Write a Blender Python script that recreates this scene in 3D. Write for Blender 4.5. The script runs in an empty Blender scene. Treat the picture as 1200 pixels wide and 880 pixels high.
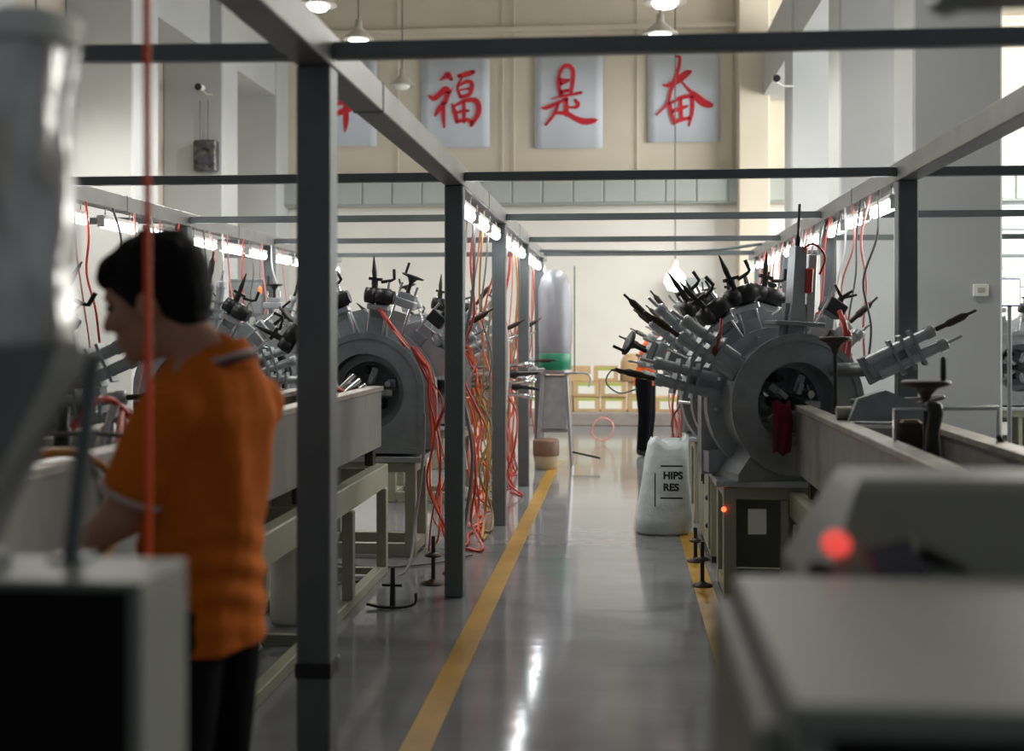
import bpy, math, random
from mathutils import Vector, Matrix, Euler
random.seed(7)
R = math.radians
scene = bpy.context.scene
col = scene.collection

# ------------------------------------------------------------------ camera, world, exposure
YAW = math.atan(128 / 1400)
cam_d = bpy.data.cameras.new('camera')
cam = bpy.data.objects.new('camera', cam_d)
col.objects.link(cam)
cam.location = (0, 0, 1.5)
cam.rotation_euler = (R(90), R(0.0), YAW)
cam_d.sensor_width = 36
cam_d.lens = 36 * 1400 / 1200
cam_d.shift_y = -55 / 1200
cam_d.clip_start = 0.05
cam_d.dof.use_dof = True
cam_d.dof.focus_distance = 7.6
cam_d.dof.aperture_fstop = 1.9
scene.camera = cam

w = bpy.data.worlds.new('world')
scene.world = w
w.use_nodes = True
w.node_tree.nodes['Background'].inputs[0].default_value = (0.80, 0.90, 1.0, 1)
w.node_tree.nodes['Background'].inputs[1].default_value = 0.15
vs = scene.view_settings
vs.view_transform = 'Standard'
vs.look = 'None'
vs.exposure = 0.0
vs.gamma = 1
vs.use_curve_mapping = False
def area(name, loc, rot, sx, sy, energy, color):
    ld = bpy.data.lights.new(name, 'AREA'); ld.shape = 'RECTANGLE'; ld.size = sx; ld.size_y = sy; ld.energy = energy; ld.color = color
    lo = bpy.data.objects.new(name, ld); col.objects.link(lo); lo.location = loc; lo.rotation_euler = rot
    return lo
area('window_daylight', (8.9, 15.2, 4.2), (R(90), 0, R(90)), 9.0, 4.5, 1200, (1.0, .98, .94))   # daylight from the windows of the right wall
LAMP_W = 230          # each lit pendant
TUBE_E = 17           # fluorescent tube emission

# ------------------------------------------------------------------ materials
def mat(name, c, rough=.5, metal=0.0, noise=0.0, nscale=8.0, bump=0.0, bscale=40.0, emit=None, estr=0.0, alpha=1.0, spec=.5, trans=0.0, stretch=None):
    m = bpy.data.materials.new(name)
    m.use_nodes = True
    nt = m.node_tree
    b = nt.nodes['Principled BSDF']
    b.inputs['Base Color'].default_value = (*c, 1)
    b.inputs['Roughness'].default_value = rough
    b.inputs['Metallic'].default_value = metal
    b.inputs['Specular IOR Level'].default_value = spec
    b.inputs['Transmission Weight'].default_value = trans
    b.inputs['Alpha'].default_value = alpha
    if emit:
        b.inputs['Emission Color'].default_value = (*emit, 1)
        b.inputs['Emission Strength'].default_value = estr
    if noise or bump:
        tc = nt.nodes.new('ShaderNodeTexCoord')
        src = tc.outputs['Object']
        if stretch:
            mp = nt.nodes.new('ShaderNodeMapping')
            mp.inputs['Scale'].default_value = stretch
            nt.links.new(src, mp.inputs['Vector'])
            src = mp.outputs['Vector']
    if noise:
        n = nt.nodes.new('ShaderNodeTexNoise')
        n.inputs['Scale'].default_value = nscale
        n.inputs['Detail'].default_value = 5
        nt.links.new(src, n.inputs['Vector'])
        r = nt.nodes.new('ShaderNodeValToRGB')
        r.color_ramp.elements[0].position = .3
        r.color_ramp.elements[1].position = .7
        r.color_ramp.elements[0].color = (*[max(0, x * (1 - noise)) for x in c], 1)
        r.color_ramp.elements[1].color = (*[min(1, x * (1 + noise)) for x in c], 1)
        nt.links.new(n.outputs['Fac'], r.inputs['Fac'])
        nt.links.new(r.outputs['Color'], b.inputs['Base Color'])
    if bump:
        n2 = nt.nodes.new('ShaderNodeTexNoise')
        n2.inputs['Scale'].default_value = bscale
        n2.inputs['Detail'].default_value = 3
        nt.links.new(src, n2.inputs['Vector'])
        bp = nt.nodes.new('ShaderNodeBump')
        bp.inputs['Strength'].default_value = bump
        bp.inputs['Distance'].default_value = .02
        nt.links.new(n2.outputs['Fac'], bp.inputs['Height'])
        nt.links.new(bp.outputs['Normal'], b.inputs['Normal'])
    return m

M = {}
M['floor'] = mat('floor_epoxy', (.20, .205, .215), .10, 0, .10, 1.3, .06, 2.0, stretch=(1.0, 3.0, 1))
M['yellow'] = mat('yellow_paint', (.40, .225, .025), .3, 0, .14, 5)
M['wall_cream'] = mat('cream_paint', (.68, .625, .51), .8, 0, .03, 1.5)
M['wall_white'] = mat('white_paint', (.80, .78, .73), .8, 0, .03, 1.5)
M['wall_beige'] = mat('beige_paint', (.55, .49, .41), .85, 0, .03, 1.5)
M['column'] = mat('column_paint', (.50, .52, .52), .75, 0, .03, 1.2)
M['ceiling'] = mat('ceiling_paint', (.55, .53, .48), .9, 0, .05, 1)
M['duct'] = mat('green_grey_panel', (.40, .44, .41), .55, 0, .04, 3)
M['frame'] = mat('dark_steel_paint', (.145, .165, .172), .42, .25, .10, 6)
M['runner'] = mat('grey_steel_paint', (.24, .245, .24), .42, .25, .12, 5)
M['mach'] = mat('grey_machine_paint', (.275, .298, .312), .34, .25, .16, 9)
M['mach2'] = mat('light_machine_paint', (.40, .425, .445), .34, .3, .14, 9)
M['bed'] = mat('worn_bed_paint', (.235, .232, .215), .42, .2, .14, 4, stretch=(3, 3, .6))
M['bedtop'] = mat('worn_steel_lip', (.34, .315, .28), .38, .55, .22, 14)
M['cream'] = mat('cream_green_enamel', (.31, .315, .235), .38, 0, .07, 4)
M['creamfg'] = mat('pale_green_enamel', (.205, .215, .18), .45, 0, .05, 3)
M['chrome'] = mat('chrome', (.78, .79, .80), .16, 1)
M['alu'] = mat('aluminium', (.50, .51, .52), .3, .85, .08, 20)
M['black'] = mat('black_plastic', (.012, .012, .014), .42)
M['blackcast'] = mat('black_cast_iron', (.02, .019, .018), .5, .3, .2, 20)
M['rust'] = mat('brown_oiled_iron', (.055, .035, .025), .5, .4, .3, 15)
M['red'] = mat('red_hose', (.56, .060, .042), .35)
M['redbright'] = mat('orange_red_hose', (1.0, .11, .015), .4)
M['pink'] = mat('pale_red_hose', (.72, .27, .23), .4)
M['white_hose'] = mat('white_hose', (.72, .70, .66), .4)
M['grey_hose'] = mat('grey_cable', (.16, .15, .15), .5)
M['ochre'] = mat('ochre_hose', (.50, .22, .04), .5)
M['olive'] = mat('olive_cable', (.26, .24, .10), .5)
M['paper'] = mat('white_paper', (.64, .69, .77), .85, 0, .02, 3)
M['ink'] = mat('red_brush_ink', (.62, .022, .035), .7, 0, .1, 6)
M['tube'] = mat('lit_tube', (1, 1, 1), .5, emit=(.93, .97, 1.0), estr=TUBE_E)
M['bulb'] = mat('lit_bulb', (1, 1, 1), .5, emit=(1.0, .98, .93), estr=9)
M['shade'] = mat('lamp_shade_enamel', (.50, .47, .40), .5)
M['shadein'] = mat('lamp_shade_white', (.85, .85, .82), .6)
M['orange'] = mat('orange_polo', (.56, .130, .009), .9, 0, .06, 7, .35, 9, spec=.2)
M['orange2'] = mat('orange_red_shirt', (.80, .12, .015), .85, 0, .08, 7)
M['stripe'] = mat('grey_stripe', (.50, .43, .40), .85)
M['navy'] = mat('dark_collar_band', (.10, .05, .06), .85)
M['trousers'] = mat('black_trousers', (.004, .004, .006), .95, spec=.1)
M['skin'] = mat('skin', (.40, .205, .135), .55, 0, .06, 14)
M['hair'] = mat('black_hair', (.004, .004, .005), .75, 0, 0, 1, .3, 60, spec=.15, stretch=(1, 1, .25))
M['shoe'] = mat('black_shoe', (.015, .015, .015), .5)
M['eye'] = mat('eye_dark', (.02, .015, .012), .2)
M['film'] = mat('crinkled_film', (.70, .66, .61), .22, .25, .6, 12, 1.0, 13, stretch=(1, 1, .5))  # noise patches paint the film's bright and dark reflections into its colour
M['darkfilm'] = mat('dark_crinkled_film', (.10, .10, .10), .12, .5, .9, 16, 1.0, 22)  # strong tone noise imitates black and white reflections on the wrap
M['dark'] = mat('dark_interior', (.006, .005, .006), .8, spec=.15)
M['armgrey'] = mat('grey_arm_paint', (.17, .18, .17), .5, 0, .08, 6)
M['redlamp'] = mat('lit_red_button', (.8, .05, .04), .3, emit=(1, .10, .08), estr=.75)
M['led'] = mat('red_led', (.9, .05, .02), .3, emit=(1, .07, .02), estr=5)
M['orangelamp'] = mat('orange_indicator', (.9, .2, .02), .4, emit=(1, .25, .03), estr=.9)
M['glass'] = mat('dark_gauge_glass', (.06, .06, .085), .15, 0, .3, 9)
M['tank'] = mat('silver_filter_bag', (.29, .30, .33), .45, .3, .08, 4, .25, 9)
M['green'] = mat('green_enamel', (.012, .20, .105), .4)
M['carton'] = mat('carton', (.55, .38, .20), .85, 0, .10, 6)
M['tape'] = mat('green_print', (.45, .50, .12), .8)
M['label'] = mat('white_label', (.85, .86, .80), .8)
M['pallet'] = mat('grey_board', (.30, .27, .25), .8, 0, .15, 6)
M['sack'] = mat('white_woven_sack', (.62, .68, .69), .6, 0, .06, 6, .7, 9)
M['print'] = mat('black_print', (.02, .02, .025), .8)
M['burgundy'] = mat('burgundy_cloth', (.16, .008, .03), .9, 0, .2, 12)
M['daylight'] = mat('lit_window_pane', (.9, .9, .9), .4, emit=(.95, .98, 1.0), estr=1.6)
M['screen'] = mat('lit_screen', (.5, .5, .8), .3, emit=(.75, .78, 1.0), estr=1.6)
M['bucket'] = mat('brown_bucket', (.16, .085, .05), .6, 0, .15, 8)
M['beigeplastic'] = mat('beige_plastic', (.50, .42, .30), .6)
M['tealglass'] = mat('teal_plastic', (.10, .16, .17), .35)

# ------------------------------------------------------------------ mesh helpers
class MB:
    def __init__(s):
        s.v = []; s.f = []; s.sm = []; s.mi = []; s.cm = 0
    def add(s, vs, fs, smooth=False):
        o = len(s.v)
        s.v += [tuple(p) for p in vs]
        for f in fs:
            s.f.append([i + o for i in f]); s.sm.append(smooth); s.mi.append(s.cm)
        return s
    def box(s, c, size, rot=None, bev=0.0):
        hx, hy, hz = size[0] / 2, size[1] / 2, size[2] / 2
        mt = Matrix.Translation(Vector(c)) @ (Euler(rot).to_matrix().to_4x4() if rot else Matrix.Identity(4))
        if not bev:
            p = [(-hx,-hy,-hz),(hx,-hy,-hz),(hx,hy,-hz),(-hx,hy,-hz),(-hx,-hy,hz),(hx,-hy,hz),(hx,hy,hz),(-hx,hy,hz)]
            f = [(3,2,1,0),(4,5,6,7),(0,1,5,4),(1,2,6,5),(2,3,7,6),(3,0,4,7)]
        else:
            b = min(bev, hx * .9, hy * .9, hz * .9)
            p = []
            for z, i in ((-hz, b), (-hz + b, 0), (hz - b, 0), (hz, b)):
                x, y = hx - i, hy - i
                p += [(-x + b, -y, z), (x - b, -y, z), (x, -y + b, z), (x, y - b, z), (x - b, y, z), (-x + b, y, z), (-x, y - b, z), (-x, -y + b, z)]
            f = [tuple(range(7, -1, -1)), tuple(range(24, 32))]
            for k in range(3):
                for i in range(8):
                    j = (i + 1) % 8
                    f.append((k*8+i, k*8+j, k*8+8+j, k*8+8+i))
        return s.add([mt @ Vector(q) for q in p], f)
    def b2(s, x0, x1, y0, y1, z0, z1, bev=0.0):
        return s.box(((x0+x1)/2, (y0+y1)/2, (z0+z1)/2), (abs(x1-x0), abs(y1-y0), abs(z1-z0)), None, bev)
    def cone(s, p0, p1, r0, r1, n=12, caps=True, smooth=True):
        p0, p1 = Vector(p0), Vector(p1)
        d = (p1 - p0).normalized()
        a = d.orthogonal().normalized(); b = d.cross(a)
        vs = []
        for p, r in ((p0, r0), (p1, r1)):
            for i in range(n):
                t = 2 * math.pi * i / n
                vs.append(p + a * (r * math.cos(t)) + b * (r * math.sin(t)))
        s.add(vs, [(i, (i+1) % n, n + (i+1) % n, n + i) for i in range(n)], smooth)
        if caps:
            s.add(vs[:n], [tuple(range(n-1, -1, -1))]); s.add(vs[n:], [tuple(range(n))])
        return s
    def cyl(s, p0, p1, r, n=12):
        return s.cone(p0, p1, r, r, n)
    def tube(s, pts, r, n=6, rad=None, smooth=True):
        pts = [Vector(p) for p in pts]
        m = len(pts)
        t0 = (pts[1] - pts[0]).normalized()
        a = t0.orthogonal().normalized()
        vs = []
        for i in range(m):
            t = (pts[min(i+1, m-1)] - pts[max(i-1, 0)])
            t = t.normalized() if t.length > 1e-9 else t0
            a = a - t * a.dot(t)
            a = a.normalized() if a.length > 1e-6 else t.orthogonal().normalized()
            b = t.cross(a)
            rr = rad[i] if rad else r
            for k in range(n):
                q = 2 * math.pi * k / n
                vs.append(pts[i] + a * (rr * math.cos(q)) + b * (rr * math.sin(q)))
        fs = []
        for i in range(m - 1):
            for k in range(n):
                k2 = (k + 1) % n
                fs.append((i*n+k, i*n+k2, (i+1)*n+k2, (i+1)*n+k))
        s.add(vs, fs, smooth)
        s.add(vs[:n], [tuple(range(n-1, -1, -1))]); s.add(vs[-n:], [tuple(range(n))])
        return s
    def lathe(s, prof, base=(0,0,0), axis=(0,0,1), n=20, smooth=True):
        d = Vector(axis).normalized(); a = d.orthogonal().normalized(); b = d.cross(a); o = Vector(base)
        vs = []
        for r, h in prof:
            for i in range(n):
                t = 2 * math.pi * i / n
                vs.append(o + d * h + a * (r * math.cos(t)) + b * (r * math.sin(t)))
        fs = []
        for k in range(len(prof) - 1):
            for i in range(n):
                j = (i + 1) % n
                fs.append((k*n+i, k*n+j, (k+1)*n+j, (k+1)*n+i))
        s.add(vs, fs, smooth)
        if prof[0][0] > 1e-4: s.add(vs[:n], [tuple(range(n-1, -1, -1))])
        if prof[-1][0] > 1e-4: s.add(vs[-n:], [tuple(range(n))])
        return s
    def ellip(s, c, r, rot=None, nu=16, nv=10):
        mt = Matrix.Translation(Vector(c)) @ (rot.to_4x4() if rot else Matrix.Identity(4))
        vs = [mt @ Vector((0, 0, -r[2]))]
        for j in range(1, nv):
            ph = -math.pi/2 + math.pi * j / nv
            for i in range(nu):
                t = 2*math.pi*i/nu
                vs.append(mt @ Vector((r[0]*math.cos(ph)*math.cos(t), r[1]*math.cos(ph)*math.sin(t), r[2]*math.sin(ph))))
        vs.append(mt @ Vector((0, 0, r[2])))
        fs = [(0, 1 + (i+1) % nu, 1 + i) for i in range(nu)]
        for j in range(nv - 2):
            for i in range(nu):
                k = (i+1) % nu
                fs.append((1+j*nu+i, 1+j*nu+k, 1+(j+1)*nu+k, 1+(j+1)*nu+i))
        L = len(vs) - 1; q = 1 + (nv-2)*nu
        fs += [(L, q + i, q + (i+1) % nu) for i in range(nu)]
        return s.add(vs, fs, True)
    def cap(s, p0, p1, r0, r1, n=14):
        p0, p1 = Vector(p0), Vector(p1)
        s.cone(p0, p1, r0, r1, n)
        s.ellip(p0, (r0,)*3, None, n, 8); s.ellip(p1, (r1,)*3, None, n, 8)
        return s
    def prism(s, outer, hole, y0, y1):
        """outline (x,z) pairs, with an optional hole of the same point count, thick between y0 and y1"""
        n = len(outer)
        if hole is None:
            vs = [(x, y0, z) for x, z in outer] + [(x, y1, z) for x, z in outer]
            fs = [tuple(range(n)), tuple(range(2*n-1, n-1, -1))] + [((i+1) % n, i, n+i, n+(i+1) % n) for i in range(n)]
            return s.add(vs, fs)
        vs = []
        for y in (y0, y1):
            vs += [(x, y, z) for x, z in outer] + [(x, y, z) for x, z in hole]
        fs = []
        for i in range(n):
            j = (i+1) % n
            fs += [(i, j, n+j, n+i), (2*n+j, 2*n+i, 3*n+i, 3*n+j), (j, i, 2*n+i, 2*n+j), (n+i, n+j, 3*n+j, 3*n+i)]
        return s.add(vs, fs)
    def mesh(s, name, m):
        me = bpy.data.meshes.new(name)
        me.from_pydata(s.v, [], s.f)
        me.polygons.foreach_set('use_smooth', s.sm)
        ms = m if isinstance(m, (list, tuple)) else [m]
        for x in ms: me.materials.append(x)
        if len(ms) > 1: me.polygons.foreach_set('material_index', s.mi)
        me.update()
        return me
    def build(s, name, m, parent=None, loc=None):
        o = bpy.data.objects.new(name, s.mesh(name, m))
        col.objects.link(o)
        if parent: o.parent = parent
        if loc: o.location = loc
        return o

def tag(o, label, cat, group=None):
    o['label'] = label; o['category'] = cat
    if group: o['group'] = group
    return o
def struct(o, label=None):
    o['kind'] = 'structure'
    if label: o['label'] = label
    return o
def thing(name, label, cat, loc=(0,0,0), rz=0, group=None):
    o = bpy.data.objects.new(name, None)
    o.empty_display_size = .1
    col.objects.link(o)
    o.location = loc; o.rotation_euler = (0, 0, rz)
    return tag(o, label, cat, group)
def inst(name, me, parent, loc=(0,0,0), rot=(0,0,0)):
    o = bpy.data.objects.new(name, me)
    col.objects.link(o); o.parent = parent; o.location = loc; o.rotation_euler = rot
    return o
def copy_tree(o, parent=None):
    c = o.copy(); col.objects.link(c); c.parent = parent
    for ch in list(o.children): copy_tree(ch, c)
    return c
def spline(pts, k=6):
    P = [Vector(p) for p in pts]
    P = [P[0] * 2 - P[1]] + P + [P[-1] * 2 - P[-2]]
    out = []
    for i in range(1, len(P) - 2):
        a, b, c, d = P[i-1], P[i], P[i+1], P[i+2]
        for j in range(k):
            t = j / k
            out.append(.5 * ((2*b) + (c - a)*t + (2*a - 5*b + 4*c - d)*t*t + (3*b - a - 3*c + d)*t**3))
    out.append(P[-2])
    return out
def remesh(mb, name, material, voxel, smooth=6, parent=None):
    o = mb.build(name, material)
    md = o.modifiers.new('r', 'REMESH'); md.mode = 'VOXEL'; md.voxel_size = voxel; md.use_smooth_shade = True
    s = o.modifiers.new('s', 'SMOOTH'); s.factor = .5; s.iterations = smooth
    dg = bpy.context.evaluated_depsgraph_get()
    me = bpy.data.meshes.new_from_object(o.evaluated_get(dg))
    o.modifiers.clear()
    old = o.data; o.data = me; bpy.data.meshes.remove(old)
    me.name = name
    if parent: o.parent = parent
    return o

# ------------------------------------------------------------------ setting
YF = 21.0
struct(MB().b2(-7.4, 9.0, -2.5, YF + .3, -.1, 0).build('floor', M['floor']), 'polished grey epoxy factory floor')
struct(MB().b2(-.785, -.675, 2.0, 13.6, 0, .003).build('trim_1', M['yellow']), 'yellow painted line on the floor along the left machines')
struct(MB().b2(.42, .53, 3.0, 13.6, 0, .003).build('trim_2', M['yellow']), 'yellow painted line on the floor along the right machines')
struct(MB().b2(-7.2, 9.0, YF, YF + .25, 3.64, 8.0).build('wall_far', M['wall_cream']), 'cream upper part of the far wall behind the banners')
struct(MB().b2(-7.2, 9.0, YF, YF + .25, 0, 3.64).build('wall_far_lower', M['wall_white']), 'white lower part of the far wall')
struct(MB().b2(-7.2, -6.7, -2.5, YF, 0, 8.0).build('wall_left', M['wall_beige']), 'beige left wall behind the pillars')
struct(MB().b2(9.0, 9.25, -2.5, YF + .25, 0, 8.0).build('wall_right', M['wall_cream']), 'cream right wall of the hall')
struct(MB().b2(-7.2, 9.25, -2.5, YF + .25, 8.0, 8.2).build('ceiling', M['ceiling']), 'pale ceiling of the hall')
# band of panels across the far wall
band = struct(MB().b2(-6.7, 9.0, YF - .26, YF, 3.66, 4.12).build('trim_3', M['duct']), 'green grey panelled band across the far wall')
pm = MB().b2(-.255, .255, -.03, 0, -.21, .21, .012).mesh('panel', M['duct'])
x = -6.4
while x < 8.9:
    inst('panel', pm, band, (x, YF - .26, 3.89)); x += .53
lip = MB().b2(-6.7, 9.0, YF - .34, YF - .26, 4.10, 4.15).build('band_lip', M['wall_white'], band)
# wall ledge near the ceiling
struct(MB().b2(-6.7, 9.0, YF - .10, YF, 6.72, 6.80).build('trim_4', M['wall_cream']), 'thin cream ledge high on the far wall')
# pillars
def pillar(name, x0, x1, y0, y1, label):
    o = MB().b2(x0, x1, y0, y1, 0, 8.0, .02).build(name, M['wall_cream' if name == 'column_4' else 'column'])
    return struct(o, label)
pillar('column_1', 2.37, 3.08, 10.0, 10.7, 'broad white pillar right of the machine row')
pillar('column_2', 2.37, 3.08, 13.3, 14.0, 'white pillar behind the broad one')
pillar('column_3', 2.37, 3.08, 17.0, 17.7, 'white pillar near the far wall')
pillar('column_4', 1.98, 2.5, 20.5, 21.0, 'cream half pillar on the far wall')
pillar('column_5', -6.70, -5.85, 13.9, 14.7, 'pale pillar on the left wall')
pillar('column_6', -6.70, -5.80, 17.0, 17.7, 'pale pillar on the left wall carrying a wrapped box')
pillar('column_7', -6.70, -5.95, 20.3, 21.0, 'pale pillar in the far left corner')
pillar('column_8', -6.70, -5.85, 10.3, 11.1, 'pale pillar on the near left wall')
struct(MB().b2(2.40, 3.05, 10.35, 20.98, 5.45, 6.4).build('beam_1', M['column']), 'pale beam above the right pillars')
struct(MB().b2(-6.69, -5.99, 3.0, 20.98, 5.55, 6.4).build('beam_2', M['column']), 'pale beam above the left pillars')
# conduits on the far wall
cg = 'thin conduits on the far wall'
for x, wch in ((-3.95, 'left of the fortune banner'), (-2.08, 'close to the right edge of the fortune banner'), (-1.88, 'midway between the fortune banner and its right neighbour'), (.28, 'left of the banner with the field box'), (1.92, 'right of the last banner')):
    m = MB().cyl((0, 0, 0), (0, 0, 3.85), .012, 6)
    for z in (.5, 1.9, 3.3): m.box((0, .012, z), (.05, .02, .03))
    tag(m.build('conduit', M['wall_cream'], None, (x, YF - .03, 4.12)), 'thin conduit running up the far wall ' + wch, 'conduit', cg)
# window on the left wall and far right opening
wd = struct(MB().b2(-6.66, -6.64, 18.3, 19.4, 1.2, 3.9).build('window_1', M['daylight']), 'tall bright window in the far left wall')
for y in (18.3, 18.85, 19.4): MB().b2(-6.67, -6.60, y-.03, y+.03, 1.2, 3.9).build('window_frame', M['wall_white'], wd)
for z in (1.2, 2.5, 3.9): MB().b2(-6.67, -6.60, 18.3, 19.4, z-.03, z+.03).build('window_frame', M['wall_white'], wd)
wd = struct(MB().b2(5.2, 8.2, YF - .03, YF, 2.35, 3.62).build('window_2', M['daylight']), 'bright wide window in the far wall behind the broad pillar')
for x in (5.2, 6.2, 7.2, 8.2): MB().b2(x-.03, x+.03, YF-.07, YF, 2.35, 3.62).build('window_frame', M['frame'], wd)
for z in (2.35, 2.75, 3.18, 3.62): MB().b2(5.2, 8.2, YF-.07, YF, z-.03, z+.03).build('window_frame', M['frame'], wd)

# ------------------------------------------------------------------ steel frame over the machines
PY = [.55, 3.6, 6.65, 9.1, 11.4, 13.6]
XL, XR, XF = -.93, 1.54, -3.42
ZB = 2.30
fr = thing('steel_frame', 'dark grey welded steel frame of posts and beams over the machine rows', 'frame')
post = MB().b2(-.052, .052, -.052, .052, 0, ZB, .006)
pmesh = post.mesh('post', M['frame'])
for y in PY[1:]:
    for x in (XL, XR, XF):
        if x == XR and y < 5: continue
        p = inst('post', pmesh, fr, (x, y, 0))
        if x == XL and y == 3.6:
            MB().b2(-.056, .056, -.056, .056, .44, .485).build('tape_band', M['black'], p)
for x in (XL, XR, XF):
    o = MB().b2(x-.055, x+.055, .4, 14.2, ZB, ZB+.105, .004).build('runner_beam', M['runner'], fr)
    for y in (2.2, 4.35, 7.9, 10.3):
        MB().b2(x-.058, x+.058, y-.004, y+.004, ZB-.003, ZB+.108).build('weld_seam', M['frame'], o)
for y in PY:
    for a, b in ((XF - 1.2, XF - .055), (XF + .055, XL - .055), (XL + .055, XR - .055), (XR + .055, XR + 2.2)):
        tilt = .0115 if (y == 3.6 and b < XL and a > XF) else 0    # one beam is welded a little high at its wall end
        MB().box(((a+b)/2, y, ZB + .05 + tilt*(b-a)/2), (b-a, .05, .05), (0, tilt, 0), .003).build('cross_beam', M['frame'], fr)
MB().tube(spline([(XL, 12.9, 2.34), (0, 12.9, 2.33), (.9, 12.9, 2.335), (1.5, 12.9, 2.40)]), .018, 6).build('tie_rod', M['frame'], fr)

# ------------------------------------------------------------------ fluorescent strip lamps under the runners
housing = MB().b2(-.03, .03, -.275, .275, .028, .055, .005).mesh('housing', M['shadein'])
tubem = MB().cyl((0, -.25, 0), (0, .25, 0), .032, 10).mesh('tube', M['tube'])
endc = MB().b2(-.022, .022, -.012, .012, -.024, .03).mesh('end_cap', M['label'])
hook = MB().tube([(0, 0, .055), (0, 0, .1045)], .006, 6).mesh('hanger', M['alu'])
def strip_lamp(x, y, z, label, group):
    t = thing('strip_lamp', label, 'lamp', (x, y, z), 0, group)
    inst('housing', housing, t); inst('tube', tubem, t)
    for s in (-.262, .262): inst('end_cap', endc, t, (0, s, 0))
    for s in (-.2, .2): inst('hanger', hook, t, (0, s, 0))
ys_ = [a + (b - a)*(i + .5)/3 for a, b in ((6.73, 9.02), (9.18, 11.32), (11.48, 13.52)) for i in range(3)] + [13.94]
for y in ys_:
    strip_lamp(XL, y, 2.195, 'short lit fluorescent lamp under the runner beam left of the aisle', 'strip lamps left of the aisle')
    strip_lamp(XR - .02, y, 2.195, 'short lit fluorescent lamp under the runner beam right of the aisle', 'strip lamps right of the aisle')
    strip_lamp(XF, y, 2.195, 'short lit fluorescent lamp under the runner beam over the wall-side machine row', 'strip lamps over the wall-side row')

# ------------------------------------------------------------------ pendant lamps
def pendant(x, y, z, r, lit, label, group=None, light=LAMP_W):
    t = thing('pendant_lamp', label, 'lamp', (x, y, z), 0, group)
    MB().lathe([(r, 0), (r*.97, .02), (r*.55, .10), (r*.22, .17), (r*.2, .27), (.0, .28)], n=24).build('lamp_shade', M['shade'], t)
    MB().lathe([(r*.95, .004), (r*.5, .09), (.0, .12)], n=24).build('reflector', M['shadein'], t)
    MB().cyl((0, 0, .27), (0, 0, 8.0 - z), .012, 6).build('cord', M['grey_hose'], t)
    b = MB().lathe([(0, -.06), (r*.45, -.05), (r*.62, 0), (r*.4, .06), (0, .08)], n=18).build('bulb', M['bulb'] if lit else M['label'], t)
    if lit:
        ld = bpy.data.lights.new('lamp_light', 'SPOT'); ld.energy = light; ld.color = (1.0, .965, .90)
        ld.spot_size = R(178); ld.spot_blend = .6; ld.shadow_soft_size = .12
        lo = bpy.data.objects.new('lamp_light', ld); col.objects.link(lo); lo.parent = t; lo.location = (0, 0, -.12)
    return t
gl = 'lit pendant lamps over the hall'
pendant(-3.35, 13.0, 5.08, .21, True, 'lit pendant lamp above the joint of the left runner and cross beam', gl)
pendant(-3.45, 15.5, 5.30, .21, True, 'lit pendant lamp touching the cross beam, left of the fortune banner', gl)
pendant(.47, 13.0, 5.02, .24, True, 'upper one of two lit pendant lamps over the last banner', 'lit pendant lamps over the right row')
pendant(.50, 15.5, 5.28, .24, True, 'lower one of two lit pendant lamps over the last banner, touching the cross beam', 'lit pendant lamps over the right row')
pendant(-3.55, 19.2, 5.45, .21, False, 'unlit pendant lamp hanging between the banners')
pendant(-7.0 + .9, 12.0, 4.5, .19, True, 'lit pendant lamp beside the left wall')
pendant(4.6, 13.0, 5.1, .24, True, 'added lit pendant lamp, unseen beyond the broad pillar')  # this and the next three are unseen extra pendants, added for light
pendant(4.6, 17.0, 5.1, .24, True, 'added lit pendant lamp, unseen, near the far right window')
pendant(-3.4, 8.0, 5.1, .24, True, 'added lit pendant lamp out of view above the upper left frame, nearer hall', None, LAMP_W*.8)
pendant(.5, 8.0, 5.6, .24, True, 'added lit pendant lamp out of view above the aisle frame, nearer hall', None, LAMP_W*.8)
# bare bulb near the far wall
t = thing('hanging_bulb', 'bright bare bulb hanging low near the far white wall', 'lamp', (.83, 18.6, 2.24))
MB().lathe([(0, -.17), (.11, -.14), (.17, -.02), (.14, .09), (.06, .17), (.045, .2), (0, .2)], n=18).build('bulb', M['bulb'], t)
MB().lathe([(.05, .18), (.05, .30), (.02, .33), (0, .33)], n=12).build('socket', M['shadein'], t)
MB().cyl((0, 0, .32), (0, 0, 5.76), .01, 6).build('cord', M['grey_hose'], t)

# ------------------------------------------------------------------ banners with brush characters
def brush(strokes, ox, oy, k):
    mb = MB()
    for z, st in enumerate(strokes):
        P = [((x - ox) * k, -(y - oy) * k, wd * k * .5) for x, y, wd in st]
        S = spline([Vector(p) for p in P], 6)
        L, Rr = [], []
        for i in range(len(S)):
            a, b = S[max(i-1, 0)], S[min(i+1, len(S)-1)]
            d = Vector((b.x - a.x, b.y - a.y)); d = d.normalized() if d.length else Vector((1, 0))
            n = Vector((-d.y, d.x)); hw = max(S[i].z, .004)
            L.append((S[i].x + n.x*hw, S[i].y + n.y*hw)); Rr.append((S[i].x - n.x*hw, S[i].y - n.y*hw))
        y = -.004 - .0003 * z
        vs = [(q[0], y, q[1]) for q in L] + [(q[0], y, q[1]) for q in Rr]
        m = len(S)
        mb.add(vs, [(i, m+i, m+i+1, i+1) for i in range(m-1)])
        for e, wd in ((S[0], st[0][2]), (S[-1], st[-1][2])):
            rr = max(e.z, .004)
            mb.add([(e.x + rr*math.cos(2*math.pi*q/10), y, e.y + rr*math.sin(2*math.pi*q/10)) for q in range(10)], [tuple(range(10))])
    return mb
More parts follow.
